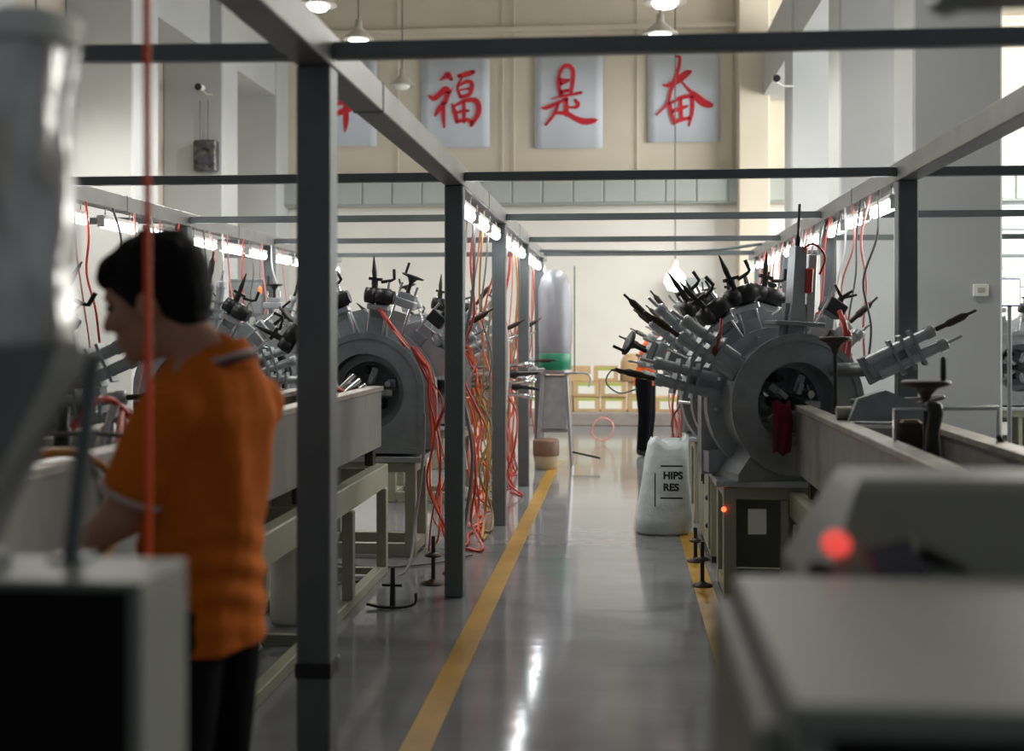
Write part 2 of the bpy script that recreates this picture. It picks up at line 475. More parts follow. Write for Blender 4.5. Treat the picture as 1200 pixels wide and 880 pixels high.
FU = [[(190,272,8),(235,245,40),(262,225,55),(295,265,30)], [(95,405,16),(140,432,45),(200,385,52),(245,352,55),(285,372,25)],
      [(268,372,45),(235,465,45),(180,530,42),(152,580,22)], [(222,470,38),(222,580,38),(230,685,18)], [(285,390,8),(312,330,6)],
      [(358,238,34),(430,222,50),(488,205,36)], [(392,245,18),(348,335,24),(372,420,30)], [(350,330,20),(428,288,34),(475,308,38),(455,398,36),(375,422,30)], [(372,362,16),(450,350,22)],
      [(300,480,14),(322,550,42),(345,640,36)], [(310,505,22),(420,455,36),(515,462,48),(532,560,48),(470,672,34)], [(345,638,30),(430,622,34),(480,652,40)], [(405,460,26),(405,550,36),(405,640,30)], [(335,562,20),(405,545,30),(445,545,22)]]
SHI = [[(270,170,24),(250,280,32),(275,405,36)], [(268,200,24),(295,150,36),(340,138,36),(378,185,38),(375,290,38),(358,395,30)], [(260,262,34),(340,268,26)], [(265,300,36),(325,285,14)], [(270,372,38),(335,355,28)],
       [(185,430,8),(300,402,24),(400,388,26),(452,378,26)], [(105,505,14),(145,505,36),(250,462,30),(330,425,25)], [(318,430,40),(320,500,42),(322,565,44)], [(340,505,14),(405,505,30),(422,475,40),(398,440,22)],
       [(250,470,30),(215,560,30),(140,655,24)], [(215,552,22),(320,558,40),(400,602,46),(480,632,56),(555,626,46),(592,618,12)]]
FEN = [[(285,145,20),(315,150,24),(312,220,30),(272,350,40),(240,440,30),(212,550,24),(120,645,16)], [(175,390,14),(225,392,36),(300,352,60),(372,296,60),(405,280,34)],
       [(335,368,18),(400,440,28),(450,488,60),(520,548,66),(578,570,50),(596,566,20)], [(230,545,30),(246,640,36),(268,722,30)], [(255,542,18),(330,502,36),(425,485,36)], [(422,490,36),(422,620,36),(395,745,18)],
       [(250,622,30),(330,592,36),(385,575,18)], [(325,510,26),(325,600,36),(332,690,30)], [(268,716,36),(330,692,36),(405,678,30)]]
XING = [[(215,130,36),(225,220,42),(225,320,40)], [(130,225,40),(215,205,44),(310,180,40)], [(60,330,20),(110,358,26),(250,320,40),(390,290,30)], [(140,360,30),(175,405,36)], [(295,340,30),(250,400,30)],
        [(135,447,26),(205,432,44),(300,405,34)], [(105,548,40),(190,518,52),(275,490,52),(370,455,36)], [(240,420,46),(242,600,48),(232,692,8)]]
def banner(x0, x1, z0, z1, strokes, ox, oy, pw, name_label):
    t = thing('banner', name_label, 'banner', ((x0+x1)/2, YF - .05, (z0+z1)/2))
    W, H = x1 - x0, z1 - z0
    pap = MB(); n = 8
    for i in range(n+1):
        for j in range(2):
            pap.v.append((-W/2 + W*i/n, .012*math.sin(i*1.1), -H/2 + H*j))
    pap.add([], [])
    pap.f = [[i*2, (i+1)*2, (i+1)*2+1, i*2+1] for i in range(n)]; pap.sm = [True]*n; pap.mi = [0]*n
    o = pap.build('paper', M['paper'], t)
    sd = o.modifiers.new('thick', 'SOLIDIFY'); sd.thickness = .003
    c = brush(strokes, ox, oy, W / pw).build('brush_character', M['ink'], t)
    c.location = (0, -.016, 0)
    for s in (-1, 1):
        MB().box((s*W*.32, -.01, H/2 + .0), (.03, .03, .09)).build('clip', M['alu'], t)
    return t
banner(-5.55, -4.33, 4.75, 6.44, XING, 215, 400, 600, 'white banner with a red character half hidden by the steel beam')
banner(-3.53, -2.31, 4.70, 6.44, FU, 328, 432, 605, 'white banner with the red character for good fortune')
banner(-1.52, -.32, 4.66, 6.42, SHI, 340, 422, 600, 'white banner with a red character with a long sweeping foot')
banner(.46, 1.69, 4.74, 6.44, FEN, 348, 462, 610, 'white banner with a red character over a small field box')

# ------------------------------------------------------------------ spindle machines
SM = {}
def sm(key, fn, m):
    if key not in SM: SM[key] = fn().mesh(key, M[m])
    return SM[key]
CZ = 1.08
def arch(ro, ri, zb, n=40):
    """outline with arch top and straight legs, plus a round hole"""
    outer, hole = [], []
    for i in range(n):
        a = 2*math.pi*i/n
        s, c = math.sin(a), math.cos(a)
        if c >= 0: outer.append((ro*s, CZ + ro*c))
        else:
            tt = a/math.pi  # .5..1.5
            if tt < .75: outer.append((ro, CZ - (tt-.5)/.25*(CZ-zb)))
            elif tt <= 1.25: outer.append((ro*(1 - (tt-.75)/.25), zb))
            else: outer.append((-ro, zb + (tt-1.25)/.25*(CZ-zb)))
        hole.append((ri*s, CZ + ri*c))
    return outer, hole
def f_front():
    mb = MB(); o, h = arch(.37, .255, .68); mb.prism(o, h, 0, .05)
    o, h = arch(.395, .355, .68); mb.prism(o, [(x*.9, CZ+(z-CZ)*.9) for x, z in o], -.015, .0)
    return mb
def f_body():
    mb = MB(); o, h = arch(.345, .262, .68); mb.prism(o, h, .05, .26); return mb
def f_rear():
    mb = MB(); o, h = arch(.43, .262, .68); mb.prism(o, h, .26, .31); return mb
def f_back():
    mb = MB(); o, h = arch(.41, .262, .66); mb.prism(o, h, .40, .46)
    mb.b2(-.40, .40, .31, .40, .68, .80); return mb
def f_fan():
    n = 18; o = []
    for i in range(n+1):
        a = R(-78 + 156*i/n); r = .50 + (.06 if i % 3 else .0)
        o.append((r*math.sin(a), CZ + r*math.cos(a)))
    for i in range(n+1):
        a = R(78 - 156*i/n); o.append((.38*math.sin(a), CZ + .38*math.cos(a)))
    mb = MB(); m = len(o); k = n + 1
    vs = [(x, .33, z) for x, z in o] + [(x, .37, z) for x, z in o]
    fs = []
    for i in range(n):
        fs += [(i, i+1, m-2-i, m-1-i), (m+i+1, m+i, 2*m-1-i, 2*m-2-i)]
    fs += [((i+1) % m, i, m+i, m+(i+1) % m) for i in range(m)]
    return mb.add(vs, fs)
def annulus(r0, r1, y0, y1, n=36):
    mb = MB()
    mb.prism([(r1*math.sin(2*math.pi*i/n), CZ + r1*math.cos(2*math.pi*i/n)) for i in range(n)], [(r0*math.sin(2*math.pi*i/n), CZ + r0*math.cos(2*math.pi*i/n)) for i in range(n)], y0, y1)
    return mb
def part(parent, key, fn, m, name, loc=(0,0,0), rot=(0,0,0)):
    return inst(name, sm(key, fn, m), parent, loc, rot)
# ---- the unit kinds; local +Z points away from the ring centre
def unit_motor(p):
    part(p, 'rodA', lambda: MB().cyl((0,0,.40), (0,0,.74), .010, 8), 'chrome', 'guide_rod', (-.052, -.035, 0))
    part(p, 'rodA', None, 'chrome', 'guide_rod', (.052, -.035, 0))
    part(p, 'slideA', lambda: MB().b2(-.07, .07, -.07, .03, .545, .585, .006), 'alu', 'slide_block')
    part(p, 'motorA', lambda: MB().lathe([(.03,-.1),(.052,-.095),(.056,-.03),(.05,-.028),(.05,-.02),(.056,-.018),(.056,.07),(.045,.08),(.045,.1)], (0,-.03,.64), (1,0,.0), 16), 'black', 'motor')
    part(p, 'crankA', lambda: MB().cyl((-.04,-.03,.69), (-.045,-.03,.745), .022, 10).box((-.04,-.03,.75), (.09,.03,.02)).cone((-.045,-.03,.745), (-.055,-.03,.80), .014, .017, 10).cone((-.055,-.03,.80), (-.07,-.03,.90), .017, .004, 10), 'blackcast', 'crank_handle')
    part(p, 'crankB', lambda: MB().tube([(.0,-.03,.735), (.06,-.03,.75), (.085,-.03,.765), (.075,-.03,.83)], .011, 8), 'blackcast', 'crank_arm')
def unit_wheel(p):
    part(p, 'rodB', lambda: MB().cyl((0,0,.38), (0,0,.76), .009, 8), 'chrome', 'guide_rod', (-.05, -.04, 0))
    part(p, 'rodB', None, 'chrome', 'guide_rod', (.06, -.04, 0))
    part(p, 'slideB', lambda: MB().b2(-.085, .085, -.07, .04, .60, .66, .008).b2(-.05, .07, -.05, .03, .66, .70, .004), 'mach2', 'slide_block')
    part(p, 'wheelB', lambda: MB().lathe([(.013,.68),(.013,.77),(.022,.785),(.035,.805),(.075,.812),(.078,.824),(.03,.828),(0,.828)], n=20).cyl((-.055,0,.82), (-.055,0,.90), .009, 8), 'blackcast', 'handwheel')
def unit_cylinder(p):
    part(p, 'cylC', lambda: MB().cyl((0,0,.36), (0,0,.72), .030, 14).lathe([(.036,.70),(.036,.74),(.02,.75)], n=14), 'mach2', 'feed_cylinder', (-.045, -.03, 0))
    part(p, 'cylC', None, 'mach2', 'feed_cylinder', (.045, -.03, .03))
    part(p, 'tipC', lambda: MB().cone((0,0,.73), (0,0,.82), .014, .014, 10).lathe([(.014,.81),(.021,.83),(.021,.91),(.008,.94),(.008,.985),(0,.985)], n=12), 'rust', 'feed_handle', (-.045, -.03, 0))
    part(p, 'tipC2', lambda: MB().cone((0,0,.74), (0,0,.86), .012, .009, 10), 'alu', 'piston_rod', (.045, -.03, 0))
    part(p, 'finC', lambda: MB().b2(-.10, .10, -.065, .015, .50, .515).b2(-.10, .10, -.065, .015, .56, .575).b2(-.10, .10, -.065, .015, .62, .635), 'mach', 'clamp_fin')
def unit_column(p):
    part(p, 'plateD', lambda: MB().b2(-.15, .15, -.09, .09, .435, .46, .004), 'mach', 'base_plate')
    part(p, 'colD', lambda: MB().prism([(-.05,.46),(.05,.46),(.038,.56),(.034,.88),(-.034,.88),(-.038,.56)], None, -.05, .04), 'mach2', 'spindle_column')
    part(p, 'colD2', lambda: MB().b2(-.025, .025, -.03, .02, .46, .84, .004), 'alu', 'side_column', (.085, 0, 0))
    part(p, 'rodD', lambda: MB().lathe([(.010,.87),(.016,.89),(.016,.93),(.008,.95),(.008,1.12),(0,1.12)], n=10), 'black', 'draw_bar')
    part(p, 'valD', lambda: MB().b2(-.02, .02, -.025, .02, .62, .76, .006), 'red', 'regulator', (.052, -.045, 0))
def unit_star(p):
    part(p, 'rodA', lambda: MB().cyl((0,0,.40), (0,0,.74), .010, 8), 'chrome', 'guide_rod', (-.04, -.035, 0))
    part(p, 'boxS', lambda: MB().b2(-.045, .075, -.07, .04, .60, .69, .006), 'black', 'gear_box')
    part(p, 'starS', lambda: MB().cyl((.03,-.015,.69), (.03,-.015,.73), .018, 10).cone((.03,-.015,.725), (.10,-.015,.79), .012, .007, 8).cone((.03,-.015,.725), (-.05,-.015,.77), .012, .007, 8).cone((.03,-.015,.725), (.04,-.08,.78), .012, .007, 8), 'blackcast', 'star_knob')
def unit_rods(p):
    for x in (-.075, .075):
        part(p, 'rodH', lambda: MB().lathe([(.015, .34), (.015, .80), (.022, .83), (.026, .88), (.018, .92), (0, .93)], n=12), 'chrome', 'guide_rod', (x, -.03, 0))
    part(p, 'cylH', lambda: MB().cyl((0, -.03, .36), (0, -.03, .74), .028, 12), 'alu', 'feed_cylinder')
    part(p, 'knobH', lambda: MB().lathe([(.034, .72), (.045, .76), (.018, .80), (.014, .96), (0, .97)], (0, -.03, 0), n=12), 'black', 'feed_handle')
UNITS = dict(h=unit_rods, m=unit_motor, w=unit_wheel, c=unit_cylinder, d=unit_column, s=unit_star)
def f_mount():
    return MB().prism([(-.075,.33),(.075,.33),(.062,.56),(-.062,.56)], None, -.02, .035).b2(-.05, .05, -.045, -.02, .35, .50, .004)
def circ(ro, ri, n=40):
    f = lambda r: [(r*math.sin(2*math.pi*i/n), CZ + r*math.cos(2*math.pi*i/n)) for i in range(n)]
    return f(ro), f(ri)
def machine(label, loc, rz, units, cabinet=False, group=None, hoses=(), name='spindle_machine', rnd=False):
    t = thing(name, label, 'machine', loc, rz, group)
    # stool
    for sx in (-1, 1):
        for y in (.03, .45):
            part(t, 'stool_leg', lambda: MB().b2(-.035, .035, -.035, .035, 0, .62, .004), 'cream', 'leg', (sx*.30, y, 0))
    for z in (.05, .59):
        for y in (.03, .45):
            part(t, 'stool_rail', lambda: MB().b2(-.265, .265, -.03, .03, -.035, .035), 'cream', 'rail', (0, y, z))
        for sx in (-1, 1):
            part(t, 'stool_side', lambda: MB().b2(-.03, .03, -.175, .175, -.035, .035), 'cream', 'side_rail', (sx*.30, .24, z))
    part(t, 'stool_top', lambda: MB().b2(-.38, .38, -.04, .50, .625, .66, .004), 'mach2', 'stool_top')
    if cabinet:
        c = part(t, 'cab_panel', lambda: MB().b2(-.262, .262, .45, .47, .09, .55), 'cream', 'cabinet_panel')
        for sx in (-1, 1): part(t, 'cab_side', lambda: MB().b2(-.008, .008, .07, .41, .09, .55), 'cream', 'side_panel', (sx*.30, 0, 0))
        part(t, 'cab_paper', lambda: MB().b2(-.20, -.10, .012, .018, .36, .50), 'label', 'paper_notice')
        part(t, 'cab_mid', lambda: MB().b2(-.02, .02, .01, .05, .09, .55), 'cream', 'mullion')
        part(t, 'cab_led', lambda: MB().ellip((-.335, -.012, .50), (.014, .012, .014)), 'led', 'indicator_light')
    if rnd:
        part(t, 'front_round', lambda: MB().prism(*circ(.37, .235), 0, .05).prism(*circ(.395, .355), -.015, 0), 'mach', 'front_ring')
        part(t, 'round_body', lambda: MB().prism(*circ(.345, .25), .05, .26), 'mach2', 'ring_body')
        for k, (ro, y0, y1) in enumerate(((.325, .47, .66), (.37, .66, .70), (.31, .70, .86), (.36, .86, .91))):
            part(t, 'drum%d' % k, lambda: MB().prism(*circ(ro, .22), y0, y1), 'mach2' if k % 2 else 'mach', 'drum_ring')
        for k, a in enumerate((-95, -70, -45, -20)):
            part(t, 'stay', lambda: MB().tube([(0, -.05, .40), (0, .30, .335), (0, .62, .37)], .011, 8), 'chrome', 'stay_rod', (0, .26, CZ), (0, R(a), 0))
        part(t, 'pedestal', lambda: MB().prism([(-.34, .66), (.34, .66), (.34, .70), (.24, .84), (.10, .76), (0, .745), (-.10, .76), (-.24, .84), (-.34, .70)], None, .02, .38), 'mach', 'pedestal')
    else:
        part(t, 'front_plate', f_front, 'mach', 'front_ring')
        part(t, 'arch_body', f_body, 'mach', 'arch_body')
    if rnd: part(t, 'rear_round', lambda: MB().prism(*circ(.43, .262), .26, .31), 'mach2', 'rear_flange')
    else: part(t, 'rear_flange', f_rear, 'mach2', 'rear_flange')
    part(t, 'back_plate', f_back, 'mach2', 'back_plate')
    part(t, 'fan_plate', f_fan, 'mach2', 'fan_plate')
    part(t, 'rear_cover', lambda: MB().lathe([(.30, 0), (.30, .02), (.12, .03), (0, .03)], (0, .46, CZ), (0, 1, 0), 24), 'mach', 'rear_cover')
    for k, (xx, zz, ll) in enumerate(((-.12, .06, .30), (.05, -.10, .24), (.13, .05, .34), (-.03, .14, .28), (-.10, -.12, .2))):
        part(t, 'inner_bar%d' % k, lambda: MB().cyl((xx, .44 - ll, CZ + zz), (xx*.8, .44, CZ + zz*.8), .022, 8).b2(xx - .03, xx + .03, .44 - ll*.6, .44 - ll*.35, CZ + zz - .03, CZ + zz + .03, .004), ('chrome', 'black', 'alu', 'blackcast', 'alu')[k], 'inner_tool')
    ch = part(t, 'chuck', lambda: annulus(.20, .25, .16, .24), 'mach', 'chuck_ring')
    for k in range(5):
        part(ch, 'jaw%d' % (k % 2), lambda: MB().b2(-.022, .022, .06, .18, .07, .17, .004).b2(-.014, .014, .03, .10, .06, .12), 'alu' if k % 2 else 'mach', 'chuck_jaw', (0, 0, CZ), (0, R(72*k + 20), 0))
    part(t, 'cutter', lambda: MB().cyl((0, .02, CZ), (0, .36, CZ), .035, 12).cone((0, -.10, CZ), (0, .02, CZ), .012, .03, 12), 'blackcast', 'cutter')
    for i, (kind, a, y, *dr) in enumerate(units):
        dr = dr[0] if dr else 0
        mk = 'mach2' if i % 2 else 'mach'
        u = part(t, 'mount_' + mk, f_mount, mk, 'spindle_unit', (dr*math.sin(R(a)), y, CZ + dr*math.cos(R(a))), (0, R(a), 0))
        UNITS[kind](u)
    for k, (pts, r, m) in enumerate(hoses):
        MB().tube(spline(pts, 5), r, 6).build('air_hose', M[m], t)
    return t
def uhose(a0, r0, a1, r1, y0=.1, y1=.2, sag=.06):
    p0 = Vector((r0*math.sin(R(a0)), y0, CZ + r0*math.cos(R(a0)))); p1 = Vector((r1*math.sin(R(a1)), y1, CZ + r1*math.cos(R(a1))))
    mid = (p0 + p1)/2 + Vector((0, -.06, -sag))
    return [p0, mid, p1]
def sidebunch(sgn, n, m=('red', 'redbright', 'red', 'pink')):
    out = []; u = random.uniform
    for k in range(n):
        pts = [(sgn*u(.26, .34), .12, CZ + .30), (sgn*u(.38, .42), u(.04, .2), CZ + u(.08, .16)), (sgn*u(.40, .50), u(.02, .3), CZ - u(.04, .14)), (sgn*u(.39, .52), u(0, .34), u(.72, .82)), (sgn*u(.40, .52), u(0, .34), u(.42, .56)), (sgn*u(.40, .56), u(0, .36), u(.15, .26)), (sgn*u(.36, .6), u(-.05, .4), .012)]
        out.append((pts, u(.006, .009), m[k % len(m)]))
    return out
LU = [('c', -84, .16), ('c', -60, .34), ('m', -34, .14), ('m', -12, .14), ('m', 4, .34), ('w', 22, .36), ('s', 40, .2), ('c', 66, .38), ('c', 92, .34)]
# row left of the aisle
XM = -1.68
machine('grey ring milling machine at the end of the long bed, black motors fanned on top', (XM, 7.75, 0), 0,
        [('m', -56, .14), ('m', -20, .12), ('m', 7, .12), ('w', 19, .30), ('s', 40, .36), ('c', 58, .40)], hoses=[(uhose(8, .56, 40, .40, .06, .04, -.02), .013, 'red'), (uhose(10, .54, 42, .41, .08, .06, -.01), .011, 'red'), (uhose(12, .52, 44, .40, .05, .05, 0), .009, 'pink'), (uhose(48, .42, 70, .44, .1, .1, 0), .012, 'red')] + sidebunch(1, 6))
machine('grey ring machine behind the second post, chrome rods reaching into the aisle', (XM, 10.2, 0), 0,
        [('m', -40, .14), ('w', -14, .2), ('m', 12, .14), ('c', 36, .3), ('c', 62, .2), ('h', 88, .16), ('h', 97, .40)], hoses=sidebunch(1, 7, ('red', 'ochre', 'redbright', 'olive')))
machine('grey ring machine beside the silver filter bag', (XM, 12.6, 0), 0,
        [('m', -40, .14), ('m', 0, .14), ('w', 22, .3), ('c', 60, .2), ('c', 88, .3)], hoses=sidebunch(1, 6))
# row right of the aisle
XN = .90
tm = machine('grey ring machine with tall centre spindle on cream cabinet beside the right bed', (XN, 6.70, 0), 0,
        [('c', -76, .30), ('c', -56, .16), ('m', -36, .32), ('m', -17, .36), ('d', 3, .10), ('s', 32, .30), ('c', -48, .80), ('m', -28, .80), ('w', -66, .72), ('m', 14, .78),  ('c', 64, -.20, .10), ('c', 50, .34, -.1)], cabinet=True, rnd=True,
        hoses=[(uhose(30, .60, 52, .40, .1, .1, -.03), .014, 'red'), (uhose(33, .58, 55, .42, .12, .08, -.02), .012, 'red'), (uhose(36, .56, 50, .40, .14, .1, 0), .010, 'pink'), (uhose(-40, .62, -64, .5, .12, .2, 0), .009, 'red')])
# its head is swivelled on the cabinet, so that the drum shows behind the ring
base_ = ('leg', 'rail', 'side_rail', 'stool_top', 'cabinet_panel', 'side_panel', 'paper_notice', 'mullion', 'indicator_light')
piv = Matrix.Translation((0, .24, 0))
for c in tm.children:
    if c.name.split('.')[0] in base_ or (c.location.y < -.1): continue
    c.matrix_basis = piv @ Matrix.Rotation(R(17), 4, 'Z') @ piv.inverted() @ c.matrix_basis
MB().tube([(.24, .20, CZ + .19), (.30, .02, CZ + .19), (.40, -.12, CZ + .20), (.46, -.17, CZ + .225)], .04, 10).build('bracket_arm', M['mach'], tm)
machine('grey ring machine behind the white sack, spindle tips pointing over the aisle', (XN, 9.35, 0), 0,
        [('c', -82, .16), ('c', -66, .34), ('c', -52, .16), ('c', -40, .36), ('m', -22, .16), ('m', 0, .3), ('w', 20, .16), ('m', 44, .2), ('c', 68, .3)], rnd=True,
        hoses=sidebunch(-1, 4, ('pink', 'red', 'grey_hose')))
machine('grey ring machine at which the far worker bends', (XN + .08, 11.7, 0), 0,
        [('c', -62, .34), ('c', -46, .16), ('m', -26, .2), ('w', -8, .3), ('m', 12, .2), ('m', 40, .3)], rnd=True, hoses=sidebunch(-1, 4, ('pink', 'red')))
# row towards the left wall
XW = -3.05
machine('grey ring machine behind the man in the orange polo', (XW, 5.3, 0), 0,
        [('m', -10, .14), ('w', 16, .3), ('m', 40, .14), ('c', 66, .3), ('c', 86, .14), ('m', 96, .34)], hoses=sidebunch(1, 5))
machine('grey ring machine between the man in orange and the thick near post', (XW, 8.2, 0), 0,
        [('m', -20, .14), ('c', 8, .3), ('m', 30, .14), ('w', 50, .3), ('c', 72, .14), ('c', 90, .34)], hoses=sidebunch(1, 6, ('pink', 'red')))
machine('grey ring machine at the far end of the wall-side row', (XW - .1, 10.35, 0), 0,
        [('m', -30, .14), ('w', 0, .3), ('c', 22, .14), ('m', 50, .14), ('c', 62, .3)], hoses=sidebunch(1, 5, ('pink', 'red')))
# beyond the broad pillar
machine('grey machine glimpsed past the broad pillar edge', (4.25, 13.2, 0), 0,
        [('m', -60, .14), ('m', -36, .14), ('w', -14, .3), ('m', 10, .14), ('c', -84, .3)], cabinet=True, hoses=[(uhose(-40, .62, -20, .62, .02, .02, -.05), .03, 'red')])

# ------------------------------------------------------------------ long beds
def bed(label, x0, x1, y0, y1, ztop, legs_y, near, grp=None):
    t = thing('machine_bed', label, 'machine bed', ((x0+x1)/2, y0, 0), 0, grp)
    L = y1 - y0; hw = (x1 - x0)/2
    zb = ztop - .37
    for sx in (-1, 1):
        o = MB().b2(sx*hw, sx*(hw-.035), 0, L, zb, ztop - .02, .004).build('bed_side', M['bed'], t)
        MB().b2(sx*(hw+.012), sx*(hw-.075), 0, L + .01, ztop - .03, ztop, .004).build('rail_lip', M['bedtop'], o)
        MB().b2(sx*(hw-.11), sx*(hw-.16), .2, L - .2, ztop-.2, ztop - .16).build('guide_rail', M['alu'], o)
    MB().b2(-hw+.035, hw-.035, 0, L, zb, zb + .03).build('bed_floor', M['bed'], t)
    for y in (0, L - .03): MB().b2(-hw+.035, hw-.035, y, y + .03, zb + .03, ztop - .06).build('end_plate', M['bed'], t)
    zr = zb - .03
    for sx in (-1, 1):
        MB().b2(sx*(hw+.03), sx*(hw-.05), 0, L + .06, zr - .22, zr - .08, .006).build('top_rail', M['cream'], t)
        MB().b2(sx*(hw+.03), sx*(hw-.03), 0, L + .06, 0.0, .06, .004).build('foot_rail', M['cream'], t)
        for y in legs_y:
            MB().b2(sx*(hw+.015)-.03, sx*(hw+.015)+.03, y-.03-y0, y+.03-y0, .06, zr - .22, .003).build('leg', M['cream'], t)
    for y in legs_y:
        MB().b2(-hw+.05, hw-.05, y-.025-y0, y+.025-y0, zr - .2, zr - .1).build('cross_rail', M['cream'], t)
        MB().b2(-hw+.03, hw-.03, y-.02-y0, y+.02-y0, .01, .05).build('cross_tie', M['cream'], t)
        for sx in (-1, 1): MB().b2(sx*(hw-.06)-.025, sx*(hw-.06)+.025, y-.04-y0, y+.04-y0, zr-.08, zb).build('spacer_block', M['rust'], t)
    return t
bed('long grey machine bed on cream legs behind the man in orange', -1.90, -1.46, 2.0, 7.2, 1.15, (2.1, 2.9, 3.7, 4.5, 5.55, 6.25, 7.15), 1)
bed('long worn machine bed on cream legs beside the right cabinet', .95, 1.40, 2.1, 6.62, 1.085, (2.3, 3.4, 4.5, 5.5, 6.4), -1)
bed('grey machine bed of the wall-side row', -3.30, -2.86, 2.4, 4.9, 1.12, (2.5, 3.7, 4.8), 1)

# windows of the right wall (they let the daylight in)
for k in range(4):
    y = 11.0 + 2.25*k
    wd = struct(MB().b2(8.97, 8.99, y, y + 1.9, 2.0, 6.4).build('window_%d' % (3 + k), M['daylight']), 'tall bright window in the right wall')
    for yy in (y, y + .95, y + 1.9): MB().b2(8.93, 9.0, yy-.03, yy+.03, 2.0, 6.4).build('window_frame', M['frame'], wd)
    for z in (2.0, 3.5, 5.0, 6.4): MB().b2(8.93, 9.0, y, y + 1.9, z-.03, z+.03).build('window_frame', M['frame'], wd)

# ------------------------------------------------------------------ things on the right bed
def handwheel_stand(label, loc, h, r, peg=True, m='rust'):
    t = thing('handwheel_stand', label, 'handwheel', loc)
    MB().lathe([(.05, 0), (.05, .012), (.02, .022), (.02, .05)], n=16).build('foot', M[m], t)
    MB().cyl((0, 0, .04), (0, 0, h - .03), .0105, 10).build('stem', M['blackcast'], t)
    wl = MB().lathe([(.014, h - .075), (.022, h - .05), (.045, h - .025), (r, h - .012), (r*1.03, h), (r*.95, h + .006), (.02, h + .004), (0, h + .004)], n=24).build('wheel', M[m], t)
    if peg: MB().lathe([(.008, h), (.011, h + .02), (.011, h + .085), (.006, h + .095), (0, h + .095)], (r*.72, 0, 0), n=10).build('peg', M['blackcast'], wl)
    return t
handwheel_stand('dark handwheel on a stem at the machine end of the right bed', (1.04, 5.95, .745), .71, .075, False)
handwheel_stand('dark handwheel with an upright peg on the right bed', (1.137, 4.6, .745), .555, .088)
t = thing('rod_bracket', 'thin steel rod bracket spanning the right bed', 'bracket', (1.175, 4.52, .745))
MB().tube([(-.17, .0, 0), (-.17, 0, .455), (.20, 0, .465), (.20, 0, .34)], .0085, 8).build('rod', M['alu'], t)
MB().box((-.168, 0, .01), (.04, .06, .02)).build('rod_foot', M['alu'], t)
MB().tube([(.20, 0, .36), (.215, -.02, .33), (.26, -.03, .335)], .011, 8).build('hook', M['blackcast'], t)
m = MB()
prof = [(.018, .0), (.027, .03), (.022, .09), (.029, .15), (.023, .22), (.027, .29), (.031, .325), (.012, .335)]
m.lathe(prof, (-.035, -.04, .155), n=12)
m.v = [(x + .008*math.sin(z*60), y + .006*math.cos(z*47 + x*90), z) for x, y, z in m.v]
tag(m.build('black_cloth', M['black'], None, (1.17, 4.52, .745)), 'black cloth wrapped over the thin rod bracket', 'cloth')
# burgundy rag hanging at the bed end
m = MB(); n = 9
for j in range(8):
    for i in range(n):
        m.v.append((-.055 + .11*i/(n-1) * (1 - .25*abs(j-3)/4), .012*math.sin(i*1.7 + j*.4) - .01, -.04*j + .012*math.sin(i*.9)))
for j in range(7):
    for i in range(n-1):
        m.f.append([j*n+i, (j+1)*n+i, (j+1)*n+i+1, j*n+i+1]); m.sm.append(True); m.mi.append(0)
o = tag(m.build('burgundy_rag', M['burgundy'], None, (.878, 6.61, 1.10)), 'burgundy rag hanging at the end of the right bed', 'rag')
sd = o.modifiers.new('t', 'SOLIDIFY'); sd.thickness = .012
# tool carriage lying in the right bed
t = thing('tool_carriage', 'oily steel carriage with brown block between the sides of the right bed', 'carriage', (1.175, 5.5, .745))
MB().b2(-.16, .16, -.25, .25, .18, .22, .01).build('carriage_base', M['mach2'], t)
MB().b2(-.14, .14, -.16, .16, .22, .33, .01).build('carriage_saddle', M['mach2'], t)
MB().b2(.02, .12, -.22, -.12, .20, .36, .012).build('brown_block', M['rust'], t)
MB().cyl((-.20, .05, .37), (.20, .05, .37), .032, 12).build('cross_shaft', M['bedtop'], t)
MB().prism([(-.16, .34), (.18, .34), (.20, .40), (.0, .48), (-.12, .44)], None, -.04, .02).build('clamp_arm', M['mach'], t)
MB().tube(spline([(.14, .1, .40), (.3, .15, .44), (.2, .3, .42), (-.05, .5, .40)]), .011, 6).build('cable', M['grey_hose'], t)
MB().ellip((.0, -.27, .20), (.016, .016, .016)).build('red_knob', M['redlamp'], t)
t = thing('tool_carriage', 'dark carriage with chrome clamp bars on the left bed', 'carriage', (-1.68, 6.75, .81))
MB().b2(-.16, .16, -.22, .22, .18, .22, .01).build('carriage_base', M['mach'], t)
MB().prism([(-.14, .22), (.10, .22), (.04, .40), (-.12, .52), (-.17, .50)], None, -.03, .03).build('clamp_arm', M['mach2'], t)
for k in range(4): MB().cyl((-.02 + .03*k, -.1 + .09*k, .25), (.14 + .02*k, .05 + .07*k, .42 - .03*k), .012, 8).build('clamp_bar', M['chrome'], t)
MB().tube(spline([(-.12, -.15, .25), (-.05, -.2, .40), (.06, -.12, .36), (.1, .1, .30)]), .014, 6).build('red_hose', M['red'], t)
MB().cyl((-.05, .0, .30), (.12, .18, .33), .045, 12).build('work_roller', M['blackcast'], t)
t = thing('tool_carriage', 'dark clutter of clamps on the left bed beside the man in orange', 'carriage', (-1.68, 3.9, .81))
MB().b2(-.16, .16, -.32, .32, .18, .24, .01).build('carriage_base', M['mach'], t)
for k in range(4):
    c = MB().lathe([(.03, 0), (.03, .12), (.018, .14), (.018, .2)], (-.09 + .06*k, -.25 + .15*k, .24), (.2*(k % 2), .1, 1), 10).build('clamp_post', M['alu' if k % 2 else 'black'], t)
MB().tube(spline([(-.12, -.3, .26), (-.02, -.1, .46), (.08, .1, .30), (.1, .3, .42)]), .012, 6).build('red_hose', M['red'], t)
MB().tube(spline([(.1, -.28, .26), (0, 0, .42), (-.08, .2, .34), (-.1, .3, .25)]), .012, 6).build('red_hose', M['pink'], t)

